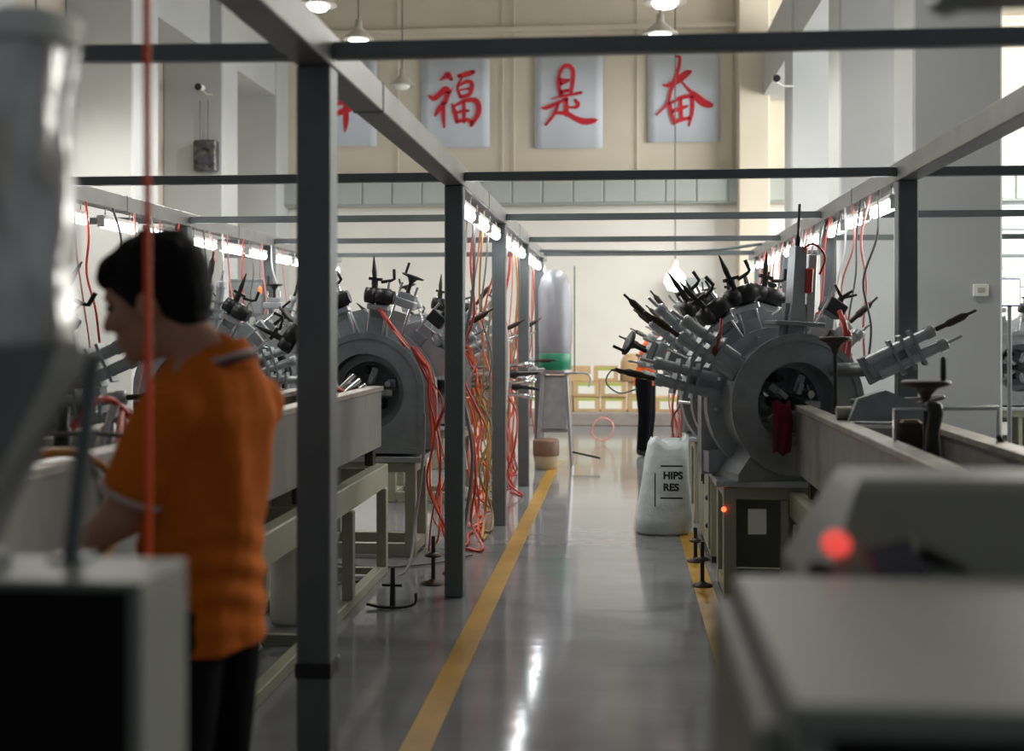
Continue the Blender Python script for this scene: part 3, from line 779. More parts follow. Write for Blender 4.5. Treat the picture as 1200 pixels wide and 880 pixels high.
# ------------------------------------------------------------------ screw jacks on the floor
def jack(label, loc, h, r, feet=True, group=None):
    t = thing('screw_jack', label, 'jack', loc, random.random(), group)
    MB().lathe([(r, 0), (r, .008), (r*.4, .02), (.016, .03)], n=18).build('jack_foot', M['rust'], t)
    MB().cyl((0, 0, .025), (0, 0, h), .012, 10).build('screw', M['blackcast'], t)
    MB().lathe([(.015, 0), (r*.7, .008), (r*.75, .016), (.015, .03)], (0, 0, h*.55), n=18).build('lock_wheel', M['rust'], t)
    return t
jack('small screw jack under the cream cabinet edge on the yellow line', (.47, 7.02, .003), .26, .06)
jack('small screw jack behind the first one beside the white sack', (.475, 7.75, .003), .22, .055)
jack('screw jack on the floor between the left posts', (-1.10, 6.95, 0), .28, .07)
jack('thin screw jack tangled in red hoses by the second post', (-1.02, 7.25, 0), .30, .07)
t = thing('floor_hook', 'black upright rod with curved hook foot on the floor by the left bed', 'hook', (-1.22, 6.32, 0))
MB().cone((0, 0, .0), (0, 0, .22), .017, .012, 10).build('rod', M['black'], t)
MB().tube(spline([(-.14, 0, .02), (-.05, -.03, .012), (.06, -.02, .012), (.12, .0, .03), (.125, .0, .085)]), .0085, 6).build('hook', M['black'], t)
MB().tube([(-.06, .02, .12), (.05, -.01, .125)], .008, 6).build('cross_pin', M['black'], t)

# ------------------------------------------------------------------ white sack beside the right machine
t = thing('woven_sack', 'slumped white woven sack with black print beside the right machine', 'sack', (.30, 8.85, 0))
NS = 28; levels = [(0, .205, .14), (.03, .235, .165), (.12, .235, .17), (.25, .215, .15), (.40, .195, .14), (.55, .18, .125), (.64, .165, .11), (.69, .15, .10)]
m = MB()
for j, (z, rx, ry) in enumerate(levels):
    for i in range(NS):
        a = 2*math.pi*i/NS
        ca, sa = math.cos(a), math.sin(a)
        q = 1 + .05*math.sin(3*a + j) + .03*math.sin(7*a + 2*j)
        sx = math.copysign(abs(ca)**.7, ca); sy = math.copysign(abs(sa)**.7, sa)
        m.v.append((rx*.88*q*sx + .05*(z/.7), ry*q*sy, z + (.022*math.sin(2*a + .6) + .012*math.sin(5*a) if j > 5 else 0)))
for j in range(len(levels)-1):
    for i in range(NS):
        k = (i+1) % NS
        m.f.append([j*NS+i, j*NS+k, (j+1)*NS+k, (j+1)*NS+i])
m.f.append(list(range(NS-1, -1, -1)))
# sunken mouth
o0 = len(m.v)
for i in range(NS):
    x, y, z = m.v[(len(levels)-1)*NS + i]; m.v.append((x*.82, y*.8, z - .09))
for i in range(NS):
    k = (i+1) % NS; b0 = (len(levels)-1)*NS
    m.f.append([b0+i, b0+k, o0+k, o0+i])
m.f.append(list(range(o0, o0+NS)))
m.sm = [True]*len(m.f); m.mi = [0]*len(m.f)
sk = m.build('sack_body', M['sack'], t)
m2 = MB()
for zz in (.505, .275): m2.b2(-.02, .14, -.196, -.192, zz, zz + .012)
m2.b2(-.062, -.053, -.198, -.194, .22, .46)
m2.build('printed_frame', M['print'], t)
def text(body, size, loc, parent, m, name='printed_text', rot=(R(90), 0, 0), ext=.001):
    cu = bpy.data.curves.new('txt', 'FONT'); cu.body = body; cu.size = size; cu.extrude = ext; cu.offset = .003*size/.06
    o = bpy.data.objects.new('txt', cu); col.objects.link(o)
    me = bpy.data.meshes.new_from_object(o.evaluated_get(bpy.context.evaluated_depsgraph_get()))
    bpy.data.objects.remove(o); bpy.data.curves.remove(cu)
    me.materials.clear(); me.materials.append(m)
    o = bpy.data.objects.new(name, me); col.objects.link(o); o.parent = parent; o.location = loc; o.rotation_euler = rot
    return o
text('HIPS', .072, (.0, -.198, .42), t, M['print'])
text('RES', .072, (.0, -.198, .335), t, M['print'])

t = thing('electric_cabinet', 'narrow cream electric cabinet between the white sack and the right machine', 'cabinet', (.72, 8.35, 0))
MB().b2(-.15, .17, -.62, .42, .04, .74, .006).build('cabinet_body', M['cream'], t)
for y in (-.58, .38):
    for x in (-.12, .14): MB().b2(x-.02, x+.02, y-.02, y+.02, 0, .04).build('foot', M['black'], t)
dr = MB().b2(-.162, -.15, -.58, -.12, .08, .70, .003).build('door', M['cream'], t)
MB().b2(-.172, -.162, -.20, -.17, .45, .58).build('handle', M['black'], dr)
dr = MB().b2(-.162, -.15, -.08, .38, .08, .70, .003).build('door', M['cream'], t)
MB().b2(-.172, -.162, -.05, -.02, .45, .58).build('handle', M['black'], dr)
for z in (.40, .22): MB().ellip((-.165, -.5, z), (.012, .018, .018)).build('key_lock', M['black'], t)
MB().b2(-.10, .10, -.625, -.62, .35, .62).build('vent', M['shade'], t)
# ------------------------------------------------------------------ dust collector with silver bag
t = thing('dust_collector', 'silver filter bag on a green ring over a grey stand, at the aisle end', 'dust collector', (-.73, 13.25, 0))
m = MB().lathe([(.0, 2.16), (.08, 2.14), (.15, 2.06), (.185, 1.92), (.19, 1.6), (.185, 1.36), (.175, 1.24), (.17, 1.22)], n=28)
m.v = [(x*(1 + .03*math.sin(5*math.atan2(y, x) + z*5)), y*(1 + .03*math.sin(5*math.atan2(y, x) + z*5)), z) for x, y, z in m.v]
m.build('filter_bag', M['tank'], t)
MB().lathe([(.172, 1.04), (.18, 1.05), (.18, 1.22), (.172, 1.23)], n=28).build('green_ring', M['green'], t)
MB().lathe([(.19, 1.02), (.19, 1.045)], n=28).build('ring_flange', M['alu'], t)
MB().b2(-.15, .25, -.16, .16, 1.0, 1.02).build('top_shelf', M['alu'], t)
for sx in (-1, 1):
    for sy in (-1, 1):
        MB().tube([(sx*.13, sy*.12, 1.0), (sx*.19, sy*.17, 0)], .02, 6).build('leg', M['alu'], t)
MB().b2(-.15, .15, -.13, .13, .38, .98, .02).build('fan_box', M['mach2'], t)
MB().b2(-.17, .17, -.14, .14, .36, .385).build('lower_shelf', M['alu'], t)
MB().cyl((.21, .1, 1.0), (.21, .1, 2.2), .008, 6).build('bag_pole', M['grey_hose'], t)
MB().tube(spline([(.25, 0, 1.01), (.36, 0, 1.0), (.40, .0, .93), (.37, -.02, .86)]), .012, 6).build('outlet_pipe', M['alu'], t)
MB().cyl((.20, -.1, .14), (.5, -.3, .10), .012, 6).build('floor_bar', M['blackcast'], t)
# bucket
t = thing('bucket', 'brown lidded bucket on the floor under the dust collector', 'bucket', (-.80, 12.75, 0))
MB().lathe([(.10, 0), (.115, .01), (.135, .13), (.137, .15)], n=20).build('bucket_body', M['beigeplastic'], t)
MB().lathe([(.142, .145), (.142, .30), (.12, .32), (0, .32)], n=20).build('bucket_lid', M['bucket'], t)
# red hose coil
m = MB()
pts = [(.14*math.cos(a*.5)*(1 + .1*math.sin(a)), .02*math.sin(a*1.3) + .0, .19 + .15*math.sin(a*.5)) for a in range(0, 40)]
m.tube(pts, .008, 6)
tag(m.build('hose_coil', M['pink'], None, (-.24, 15.6, 0.0)), 'pale red hose coil on the floor before the cartons', 'hose')

# ------------------------------------------------------------------ cartons on a low platform
t = tag(MB().b2(-1.5, 1.2, -.4, .5, .0, .20, .01).build('platform', M['pallet'], None, (-.1, 18.9, 0)), 'low grey platform under the cartons', 'platform')
cbox = {}
def carton(x, z, wd, h, lab, label=None):
    t = thing('carton', label or 'brown carton with a white label in the stack by the far wall', 'carton', (x, 18.9 + random.uniform(-.04, .04), z), random.uniform(-.03, .03), 'labelled cartons by the far wall' if not label else None)
    k = (wd, h)
    if k not in cbox:
        cbox[k] = (MB().b2(-wd/2, wd/2, -.2, .2, 0, h, .006).mesh('carton', M['carton']), MB().b2(-.028, .028, -.203, .203, h-.03, h+.002).mesh('tape', M['beigeplastic']),
                   MB().b2(-wd*.32, wd*.32, -.205, -.2, h*.20, h*.72).mesh('paper_label', M['label']), MB().b2(-wd*.34, wd*.34, -.204, -.2, h*.72, h*.92).mesh('printed_band', M['tape']))
    a = cbox[k]
    inst('box_body', a[0], t); inst('tape', a[1], t)
    if lab: inst('paper_label', a[2], t); inst('printed_band', a[3], t)
for i in range(6): carton(-1.38 + .42*i, .20, .40, .235, True)
for i in range(5): carton(-1.38 + .42*i, .437, .40, .235, True)
for i in (1, 3): carton(-.24 if i == 3 else -.80, .674, .38 if i == 3 else .62, .235, i == 3, None if i == 3 else 'plain wide brown carton on top of the stack by the far wall')
m = MB().lathe([(.24, 0), (.27, .02), (.26, .3), (.2, .42), (.0, .44)], n=18)
tag(m.build('tan_bundle', M['carton'], None, (.25, 18.9, .674)), 'rounded tan bundle beside the top carton', 'bundle')

# ------------------------------------------------------------------ hanging and loose hoses
def hose(label, pts, r, m, group=None, k=6, name='air_hose'):
    return tag(MB().tube(spline(pts, k), r, 6).build(name, M[m]), label, 'hose' if name != 'cable' else 'cable', group)
NAMES = dict(red='red', redbright='bright orange red', pink='pale red', white_hose='white', grey_hose='dark grey', ochre='ochre', olive='olive green')
def drop(xr, y, z1, m, side, where, grp, r=.007, sway=.05):
    if min(abs(y - q) for q in PY) < .17: y += .26
    x = xr + side*random.uniform(.036, .05)
    pts = [(x, y, ZB - .003)]
    zz = ZB; n = 4
    for i in range(1, n + 1):
        pts.append((x + random.uniform(-sway, sway)*(.4 + .3*i) + side*.04*i*random.random(), y + random.uniform(-.04, .04), ZB + (z1 - ZB)*i/n))
    hose('%s hose hanging from the runner beam %s' % (NAMES[m], where), pts, r, m, '%s hoses hanging %s' % (NAMES[m], where), 5)
cols = ['red', 'pink', 'white_hose', 'grey_hose', 'red', 'pink', 'ochre', 'grey_hose', 'redbright', 'olive']
for k in range(26):
    m = cols[k % len(cols)]
    drop(XL - .0, 7.05 + .25*k + random.uniform(-.08, .08), random.choice((.9, .6, .35, .12, 1.1)), m, -1, 'left of the aisle', None, random.choice((.007, .009, .012)), .035)
for k in range(24):
    m = ['grey_hose', 'pink', 'grey_hose', 'pink', 'white_hose', 'grey_hose', 'red'][k % 7]
    drop(XR - .02, 7.0 + .27*k + random.uniform(-.1, .1), random.choice((1.25, 1.4, 1.5)), m, -1, 'over the right machine row', None, random.choice((.006, .007, .008)), .022)
for k in range(16):
    m = ['pink', 'red', 'grey_hose', 'pink', 'white_hose'][k % 5]
    drop(XF + .03, 7.0 + .3*k + random.uniform(-.1, .1), random.choice((1.2, 1.4, 1.0)), m, 1, 'over the wall-side machine row', None, random.choice((.006, .008)), .03)
for k in range(3):
    drop(XF + .06, 5.9 + .06*k, .9, ['red', 'pink', 'grey_hose'][k], 1, 'behind the man in orange', None, .008, .02)
# tangled bunch by the second post and on the floor
gb = 'tangled hoses at the foot of the left machines'
for k in range(19):
    y = 8.3 + .22*k + random.uniform(-.1, .1); x = -1.12 + random.uniform(-.06, .12)
    m = ['red', 'ochre', 'redbright', 'olive', 'pink', 'red'][k % 6]
    hose('%s hose tangled at the foot of the left machines' % NAMES[m], [(x - .08, y, 1.0), (x + random.uniform(-.05, .08), y + .05, .75), (x + random.uniform(-.08, .08), y - .05, .45), (x + random.uniform(-.02, .06), y + random.uniform(-.1, .1), .15), (x + random.uniform(.0, .14), y + random.uniform(-.3, .3), .02), (x + random.uniform(-.1, .1), y + random.uniform(-.3, .3), .012)], .010, m, gb + ', ' + NAMES[m])
hose('red hose looping along the floor by the second post', [(-1.15, 7.9, .02), (-1.06, 8.2, .012), (-1.10, 8.6, .012), (-1.04, 9.0, .012), (-1.07, 9.4, .012)], .010, 'red')
hose('black cable trailing under the left bed', [(-1.85, 6.6, .02), (-1.6, 6.9, .012), (-1.32, 7.2, .012), (-1.30, 7.5, .3), (-1.27, 7.62, .7), (-1.27, 7.65, .95)], .010, 'grey_hose', name='cable')
hose('dark cable lying across the floor behind the bed legs', [(-1.85, 7.45, .012), (-1.5, 7.35, .012), (-1.2, 7.5, .012), (-.98, 7.8, .012)], .008, 'grey_hose', name='cable')
hose('ochre hose looped on the near side of the left bed', [(-1.43, 2.70, .86), (-1.42, 2.9, .82), (-1.42, 3.12, .84), (-1.42, 3.28, .95), (-1.43, 3.26, 1.08), (-1.47, 3.1, 1.165), (-1.6, 2.95, 1.165), (-1.85, 2.9, 1.165)], .013, 'ochre')
hose('black cable curving over the left bed side', [(-1.87, 3.6, 1.165), (-1.6, 3.6, 1.17), (-1.44, 3.5, 1.14), (-1.43, 3.62, .95), (-1.43, 3.8, .80)], .008, 'grey_hose', name='cable')
hose('grey looped cable standing out from the far right spindles', [(.12, 9.5, 1.13), (-.05, 9.5, 1.18), (-.12, 9.5, 1.08), (-.02, 9.5, .99), (.12, 9.5, 1.02)], .006, 'grey_hose', name='cable')
hose('red loop of hose above the tall centre spindle', [(1.0, 6.78, 1.86), (1.01, 6.78, 1.94), (1.07, 6.78, 1.97), (1.13, 6.78, 1.90), (1.10, 6.78, 1.80)], .007, 'red')
# orange tags on the hoses
for (x, y, z, wch) in ((-1.0, 12.2, 1.78, 'left of the dust collector'), (-3.365, 9.85, 1.86, 'over the wall-side row'), (-3.36, 10.9, 1.86, 'at the end of the wall-side row')):
    t = thing('pull_switch', 'small orange pull switch hanging %s' % wch, 'switch', (x, y, z))
    MB().lathe([(.008, -.035), (.015, -.028), (.016, .02), (.008, .035)], n=12).build('switch_body', M['orangelamp'], t)
    MB().cyl((0, 0, .05), (0, 0, ZB - z), .004, 6).build('cord', M['grey_hose'], t)

# ------------------------------------------------------------------ people
def basis(f, pitch=0.0):
    """rotation with local x along facing f (horizontal), y to the left, z up; pitch nods down"""
    fx = Vector((f[0], f[1], 0)).normalized(); up = Vector((0, 0, 1)); lf = up.cross(fx)
    m = Matrix((fx, lf, up)).transposed()
    return m @ Matrix.Rotation(pitch, 3, 'Y')
def head_parts(mb, c, B):
    c = Vector(c)
    P = lambda x, y, z: c + B @ Vector((x, y, z))
    mb.ellip(P(-.008, 0, .018), (.098, .076, .104), B, 20, 14)
    mb.ellip(P(.030, 0, -.055), (.066, .057, .072), B, 18, 12)
    mb.ellip(P(.062, 0, -.10), (.030, .034, .026), B, 14, 10)
    mb.ellip(P(.082, 0, .022), (.018, .050, .020), B, 14, 8)
    mb.cap(P(.092, 0, .005), P(.112, 0, -.034), .010, .0155, 10)
    for s in (-1, 1):
        mb.ellip(P(.100, s*.012, -.036), (.012, .010, .009), B, 10, 6)
        mb.ellip(P(.060, s*.044, -.030), (.030, .022, .026), B, 12, 8)
        mb.ellip(P(-.008, s*.078, -.022), (.020, .011, .034), B, 12, 8)
    mb.ellip(P(.090, 0, -.066), (.013, .026, .008), B, 12, 6)
    mb.ellip(P(.086, 0, -.080), (.014, .022, .009), B, 12, 6)
def hand_parts(mb, wr, d, nrm):
    """palm and five bent fingers: wr wrist point, d finger direction, nrm back-of-hand normal"""
    wr, d, nrm = Vector(wr), Vector(d).normalized(), Vector(nrm).normalized()
    sd = d.cross(nrm).normalized()
    Bm = Matrix((d, sd, nrm)).transposed()
    mb.ellip(wr + d*.05, (.055, .042, .018), Bm, 14, 8)
    for k, (o, L) in enumerate(((-.031, .062), (-.011, .075), (.010, .070), (.030, .056))):
        a = wr + d*.085 + sd*o; b = a + d*L*.45 - nrm*.006; c = b + d*L*.35 - nrm*.022; e = c + d*L*.12 - nrm*.022
        mb.cap(a, b, .0095, .009, 8); mb.cap(b, c, .009, .0082, 8); mb.cap(c, e, .0082, .0072, 8)
    a = wr + d*.030 - sd*.034; b = a + d*.035 - sd*.022 - nrm*.01; c = b + d*.030 - sd*.004 - nrm*.014
    mb.cap(a, b, .0125, .0105, 8); mb.cap(b, c, .0105, .0085, 8)
def person(name, label, pelvis, f, lean, head_c, head_f, head_pitch, elbows, wrists, shirt, stripe, hairlen=0.0, hs=1.0):
    t = thing(name, label, 'person', (pelvis[0], pelvis[1], 0))
    off = -Vector((pelvis[0], pelvis[1], 0))
    B = basis(f); F = B @ Vector((1, 0, 0)); L = B @ Vector((0, 1, 0)); U = Vector((0, 0, 1))
    pv = Vector(pelvis); ch = pv + U*.40*hs + F*lean*.6; sh = pv + U*.50*hs + F*lean
    hc = Vector(head_c); HB = basis(head_f, head_pitch)
    body = MB()
    head_parts(body, hc, HB)
    nb = sh + U*.03
    body.cap(hc + HB @ Vector((-.03, 0, -.07)), nb, .056, .066, 14)
    T = lambda p: Vector(p)
    Bt = Matrix((F, L, (sh - pv).normalized())).transposed()
    body.ellip(ch, (.095, .155, .20), Bt); body.ellip(pv + U*.14 + F*lean*.2, (.09, .135, .2), Bt); body.ellip(pv, (.095, .15, .12), B)
    shl, hip = {}, {}
    for i, s in enumerate((1, -1)):
        shl[s] = sh + L*s*.150 - U*.055
        body.cap(shl[s], elbows[i], .05, .040, 14); body.cap(elbows[i], wrists[i], .041, .027, 14)
        d = Vector(wrists[i]) - Vector(elbows[i])
        hand_parts(body, Vector(wrists[i]) + d.normalized()*.01, d, U if abs(d.normalized().z) < .8 else F)
        h = pv + L*s*.072 + F*.014; hip[s] = h
        kn = Vector((h.x, h.y, pelvis[2]*.53)) + F*.02; an = Vector((h.x, h.y, .08)) - F*.02
        body.cap(h, kn, .070, .052, 14); body.cap(kn, an, .054, .036, 14)
    ob = remesh(body, 'body', M['skin'], .0075, 4, t); 
    # shirt
    s_ = MB()
    s_.ellip(ch + U*.0, (.122, .168, .185), Bt, 20, 14)
    s_.ellip(sh - U*.075 - F*.012, (.10, .165, .075), Bt, 20, 12)
    s_.cone(pv - U*.07, ch, .0, .0, 4)
    rings = [(-.085, .124, .160), (.02, .122, .150), (.12, .116, .146), (.22, .118, .150), (.32, .122, .160)]
    vs = []; n = 24
    for hgt, rx, ry in rings:
        cc = pv + U*hgt + F*lean*max(0, hgt)*1.4
        for i in range(n):
            a = 2*math.pi*i/n
            fold = 1 + .018*math.sin(5*a + hgt*40) + .012*math.sin(9*a - hgt*55)
            vs.append(cc + F*rx*fold*math.cos(a) + L*ry*fold*math.sin(a))
    fs = [(k*n+i, k*n+(i+1) % n, (k+1)*n+(i+1) % n, (k+1)*n+i) for k in range(len(rings)-1) for i in range(n)]
    s_.add(vs, fs + [tuple(range(n-1, -1, -1)), tuple(range((len(rings)-1)*n, len(rings)*n))], True)
    s_.cap(sh + U*.0, nb + U*.012, .080, .066, 16)
    cuffs = []
    for i, s in enumerate((1, -1)):
        e = Vector(elbows[i]); c_ = shl[s].lerp(e, .78)
        s_.cap(sh + L*s*.08 - U*.035, shl[s], .068, .066, 16)
        s_.cone(shl[s], c_, .066, .064, 18)
        cuffs.append((c_, (e - shl[s]).normalized()))
    so = remesh(s_, 'shirt', shirt, .008, 5, t)
    nrm = [v.normal.copy() for v in so.data.vertices]
    for v, nv in zip(so.data.vertices, nrm):      # soft cloth folds at the waist and across the back
        q = v.co - pv; an = math.atan2(q.dot(L), q.dot(F)); g = max(0, 1 - abs(q.z - .06)/.16)
        v.co += nv * (.0055*g*math.sin(q.z*95 + 2.2*math.sin(an*2)) + .0035*math.sin(an*6 + q.z*14)*(1 - g))
    for c_, d in cuffs:
        a = d.orthogonal().normalized(); b = d.cross(a)
        MB().tube([c_ + d*.001 + a*.0645*math.cos(q*math.pi/10) + b*.0645*math.sin(q*math.pi/10) for q in range(21)], .0065, 6).build('sleeve_stripe', stripe, so)
    nd = (hc + HB @ Vector((-.03, 0, -.07)) - nb).normalized()
    nd = (nd*.5 + U*.7).normalized()
    a = nd.orthogonal().normalized(); b = nd.cross(a)
    co = MB(); nn = 28
    for hgt, rr in ((-.016, .092), (.018, .088), (.046, .078), (.036, .068)):
        for i in range(nn):
            q = 2*math.pi*i/nn; co.v.append(tuple(nb + nd*hgt + a*rr*math.cos(q) + b*rr*math.sin(q)))
    for k in range(3):
        for i in range(nn):
            co.f.append([k*nn+i, k*nn+(i+1) % nn, (k+1)*nn+(i+1) % nn, (k+1)*nn+i]); co.sm.append(True); co.mi.append(0)
    cl = co.build('collar', shirt, so)
    for hgt, rr, mm in ((.014, .0895, stripe), (.002, .0915, M['navy'])):
        MB().tube([nb + nd*hgt + a*rr*math.cos(q*math.pi/14) + b*rr*math.sin(q*math.pi/14) for q in range(29)], .0055, 6).build('collar_stripe', mm, cl) if stripe == M['stripe'] else None
    # trousers
    p_ = MB()
    p_.ellip(pv - U*.02 + F*.01, (.108, .142, .12), B, 20, 12)
    p_.cone(pv - U*.03, pv + U*.06, .10, .10, 18)
    for s in (1, -1):
        h = hip[s]; kn = Vector((h.x, h.y, pelvis[2]*.53)) + F*.02; an = Vector((h.x, h.y, .07)) - F*.015
        p_.cap(h - U*.03, kn, .106, .082, 16); p_.cone(kn, an, .082, .070, 16); p_.ellip(kn, (.082,)*3)
    remesh(p_, 'trousers', M['trousers'], .010, 5, t)
    for s in (1, -1):
        h = hip[s]; sm_ = MB(); q = Vector((h.x, h.y, 0))
        sm_.ellip(q + F*.05 + U*.04, (.13, .046, .04), B, 16, 10); sm_.ellip(q - F*.03 + U*.06, (.06, .042, .055), B, 16, 10)
        sm_.v = [(x, y, max(z, .002)) for x, y, z in sm_.v]
        sm_.build('shoe', M['shoe'], t)
    # hair: cap over the skull, open at the face
    hm = MB()
    P = lambda x, y, z: hc + HB @ Vector((x, y, z))
    hm.ellip(P(-.022, 0, .040), (.107, .088, .100), HB, 22, 14)
    hm.ellip(P(-.055, 0, .000), (.070, .078, .080), HB, 18, 12)
    hm.ellip(P(-.062, 0, -.045 - hairlen*.5), (.045, .058, .050 + hairlen), HB, 18, 12)
    hm.ellip(P(.045, 0, .075), (.058, .070, .042), HB, 18, 12)
    hm.ellip(P(.078, 0, .062), (.030, .058, .030), HB, 14, 10)
    for s in (-1, 1): hm.ellip(P(.012, s*.074, .020), (.024, .012, .042), HB, 12, 8)
    rnd = random.Random(3)
    for k in range(34):
        a = rnd.uniform(0, 6.28); e = rnd.uniform(.05, 1.35)
        q = Vector((math.cos(a)*math.cos(e)*.100 - .022, math.sin(a)*math.cos(e)*.082, math.sin(e)*.094 + .04))
        if q.x > .06 and q.z < .05: continue
        q2 = q*1.0 + Vector((.028, .004*rnd.uniform(-1, 1), -.008))
        hm.cap(P(*q), P(*q2), .014, .006, 8)
    remesh(hm, 'hair', M['hair'], .006, 3, t)
    for s in (-1, 1):
        MB().ellip(P(.085, s*.033, .0), (.010, .014, .006), HB, 10, 6).build('eye', M['eye'], t)
    for ch_ in t.children_recursive:
        if ch_.parent == t: ch_.location = off
    return t
person('person', 'man in an orange polo and black trousers, seen from behind looking down at the bed',
       (-.880, 2.44, .925), (-.96, .28), -.035, (-.972, 2.42, 1.563), (-1, .02), R(14),
       [(-.985, 2.275, 1.13), (-.97, 2.62, 1.14)], [(-1.12, 2.32, 1.02), (-1.16, 2.60, 1.03)], M['orange'], M['stripe'], 0, .92)
person('person', 'worker in an orange shirt and black trousers bending over the far right machine',
       (.27, 14.2, .91), (.95, -.3), .16, (.60, 14.05, 1.50), (1, -.2), R(30),
       [(.62, 14.38, 1.12), (.58, 13.90, 1.12)], [(.80, 14.30, 1.05), (.80, 13.92, 1.05)], M['orange2'], M['orange2'], .02, .92)

# ------------------------------------------------------------------ foreground left: cabinet, wrapped head, hose
t = thing('control_cabinet', 'cream edged open cabinet with dark inside, out of focus before the man', 'cabinet', (-.86, 1.30, 0))
x0, x1, y0, y1, z1 = -.36, .322, 0, .145, 1.214
MB().b2(x0, x1, y0, y1, z1 - .010, z1, .002).build('top_panel', M['creamfg'], t)
MB().b2(x1 - .016, x1, y0, y1, 0, z1 - .010, .003).build('side_panel', M['creamfg'], t)
MB().b2(x0, x0 + .030, y0, y1, 0, z1 - .010, .003).build('side_panel', M['creamfg'], t)
MB().b2(x0 + .030, x1 - .016, y1 - .012, y1, .06, z1 - .010).build('back_panel', M['creamfg'], t)
MB().b2(x0 + .030, x1 - .016, .008, .016, .06, z1 - .010).build('dark_inside_sheet', M['dark'], t)  # near-black sheet stands in for the shade inside the open cabinet
MB().b2(x0 + .030, x1 - .016, y0, y1, 0, .06).build('plinth', M['creamfg'], t)
t = thing('wrapped_machine_head', 'machine head wrapped in shiny crinkled film, beside the red hose', 'machine', (-.74, 1.35, 1.214))
m = MB(); n = 36; lv = 26
for j in range(lv + 1):
    z = .262 + .36*j/lv
    for i in range(n):
        a = 2*math.pi*i/n
        r = .050 + .004*math.sin(3*a + 9*z) + .003*math.sin(5*a - 23*z) + .0025*math.sin(31*z + a) + (.006 if .1 < (j/lv) < .55 and 0 < a < 2.4 else 0)
        m.v.append((.045 + r*math.cos(a), r*math.sin(a), z))
for j in range(lv):
    for i in range(n):
        k = (i+1) % n
        m.f.append([j*n+i, j*n+k, (j+1)*n+k, (j+1)*n+i]); m.sm.append(True); m.mi.append(0)
m.f += [list(range(n-1, -1, -1)), list(range(lv*n, lv*n+n))]; m.sm += [False]*2; m.mi += [0]*2
m.build('film_wrapped_column', M['film'], t)
MB().b2(-.062, -.012, -.04, .04, .262, .60, .004).build('black_slide', M['black'], t)
MB().lathe([(.056, 0), (.06, .02), (.06, .03), (.03, .04)], (.045, 0, .62), n=20).build('column_cap', M['label'], t)
m = MB().prism([(-.10, .02), (-.02, .02), (.09, .235), (.10, .262), (-.07, .262), (-.07, .235)], None, -.045, .045)
m.build('grey_arm', M['armgrey'], t)
MB().b2(-.12, .0, -.05, .05, 0, .02, .003).build('arm_foot', M['armgrey'], t)
t = thing('slanted_rod', 'dark slanted steel rod standing on the cream edged cabinet', 'rod', (-.662, 1.42, 1.214))
MB().tube([(-.015, 0, 0), (.016, 0, .258)], .0115, 8).build('rod', M['frame'], t)
MB().b2(-.035, .01, -.02, .02, 0, .006).build('rod_foot', M['frame'], t)
hose('bright orange red air hose hanging straight down in front of the man', [(-0.825, 2.02, 2.6), (-0.825, 2.02, 2.0), (-0.823, 2.02, 1.5), (-0.822, 2.02, 1.1), (-.82, 2.0, .7), (-.80, 1.9, .2), (-.75, 1.8, .012), (-.6, 1.75, .012)], .0068, 'redbright')

# ------------------------------------------------------------------ foreground right: console
t = thing('control_console', 'blurred pale green console with dark front and raised panel beside the right bed', 'console', (.13, .93, 0))
MB().b2(0, .85, 0, .50, 1.185, 1.21, .006).build('console_top', M['creamfg'], t)
MB().b2(0, .03, 0, .50, 0, 1.185, .004).build('side_panel', M['creamfg'], t)
MB().b2(.82, .85, 0, .50, 0, 1.185, .004).build('side_panel', M['creamfg'], t)
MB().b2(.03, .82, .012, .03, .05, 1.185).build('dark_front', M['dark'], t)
MB().b2(.03, .82, .47, .50, .05, 1.185).build('back_panel', M['creamfg'], t)
m = MB()
sk_ = MB().b2(-.022, 0, .03, .50, 0, 1.183, .006).build('side_skirt', M['creamfg'], t)
lv_ = [(1.10, .108, .52), (1.17, .108, .52), (1.285, .178, .685), (1.298, .19, .71)]      # height, left edge, front edge: the face slopes back
vs_ = []
for z, xl, yf in lv_: vs_ += [(xl, yf, z), (.66, yf, z), (.66, .86, z), (xl, .86, z)]
fs_ = [(3, 2, 1, 0), (12, 13, 14, 15)]
for k in range(3):
    for i in range(4): fs_.append((k*4 + i, k*4 + (i+1) % 4, k*4 + 4 + (i+1) % 4, k*4 + 4 + i))
hp = MB().add(vs_, fs_).build('raised_panel', M['creamfg'], t)
MB().b2(.108, .66, .50, .86, 1.06, 1.10, .004).build('panel_shelf', M['creamfg'], t)
SL = R(-55)
MB().lathe([(.014, 0), (.017, .014), (.013, .024), (0, .026)], (.146, .60, 1.228), (-.75, -.65, .30), 14).build('red_button', M['redlamp'], hp)
MB().lathe([(.011, 0), (.011, .022), (0, .023)], (.118, .545, 1.205), (-.8, -.5, .25), 14).build('black_button', M['black'], hp)
MB().box((.205, .572, 1.212), (.062, .016, .062), (SL, R(-16), 0), .004).build('gauge', M['glass'], hp)
MB().box((.262, .575, 1.214), (.060, .016, .010), (SL, R(28), 0)).build('lever', M['black'], hp)
MB().box((.405, .575, 1.214), (.032, .02, .024), (SL, 0, 0)).build('black_switch', M['black'], hp)
for yy in (.50, .84):
    for xx in (.12, .58): MB().b2(xx-.02, xx+.02, yy, yy+.03, 0, 1.06).build('panel_leg', M['creamfg'], t)
t = thing('hanging_display', 'dark display box hanging from the frame over the console', 'display', (0.400, 1.50, 1.908))
MB().b2(0, .52, .0, .10, .0, .30, .012).build('display_case', M['black'], t)
MB().b2(-.004, .04, -.004, .104, -.004, .304, .01).build('display_edge', M['tealglass'], t)
MB().b2(.06, .49, -.004, .0, .03, .27).build('display_glass', M['glass'], t)
MB().b2(.24, .28, .03, .07, .30, .36).build('drop_pole', M['black'], t)
MB().b2(.24, .28, -.93, .07, .36, .40).build('arm', M['black'], t)
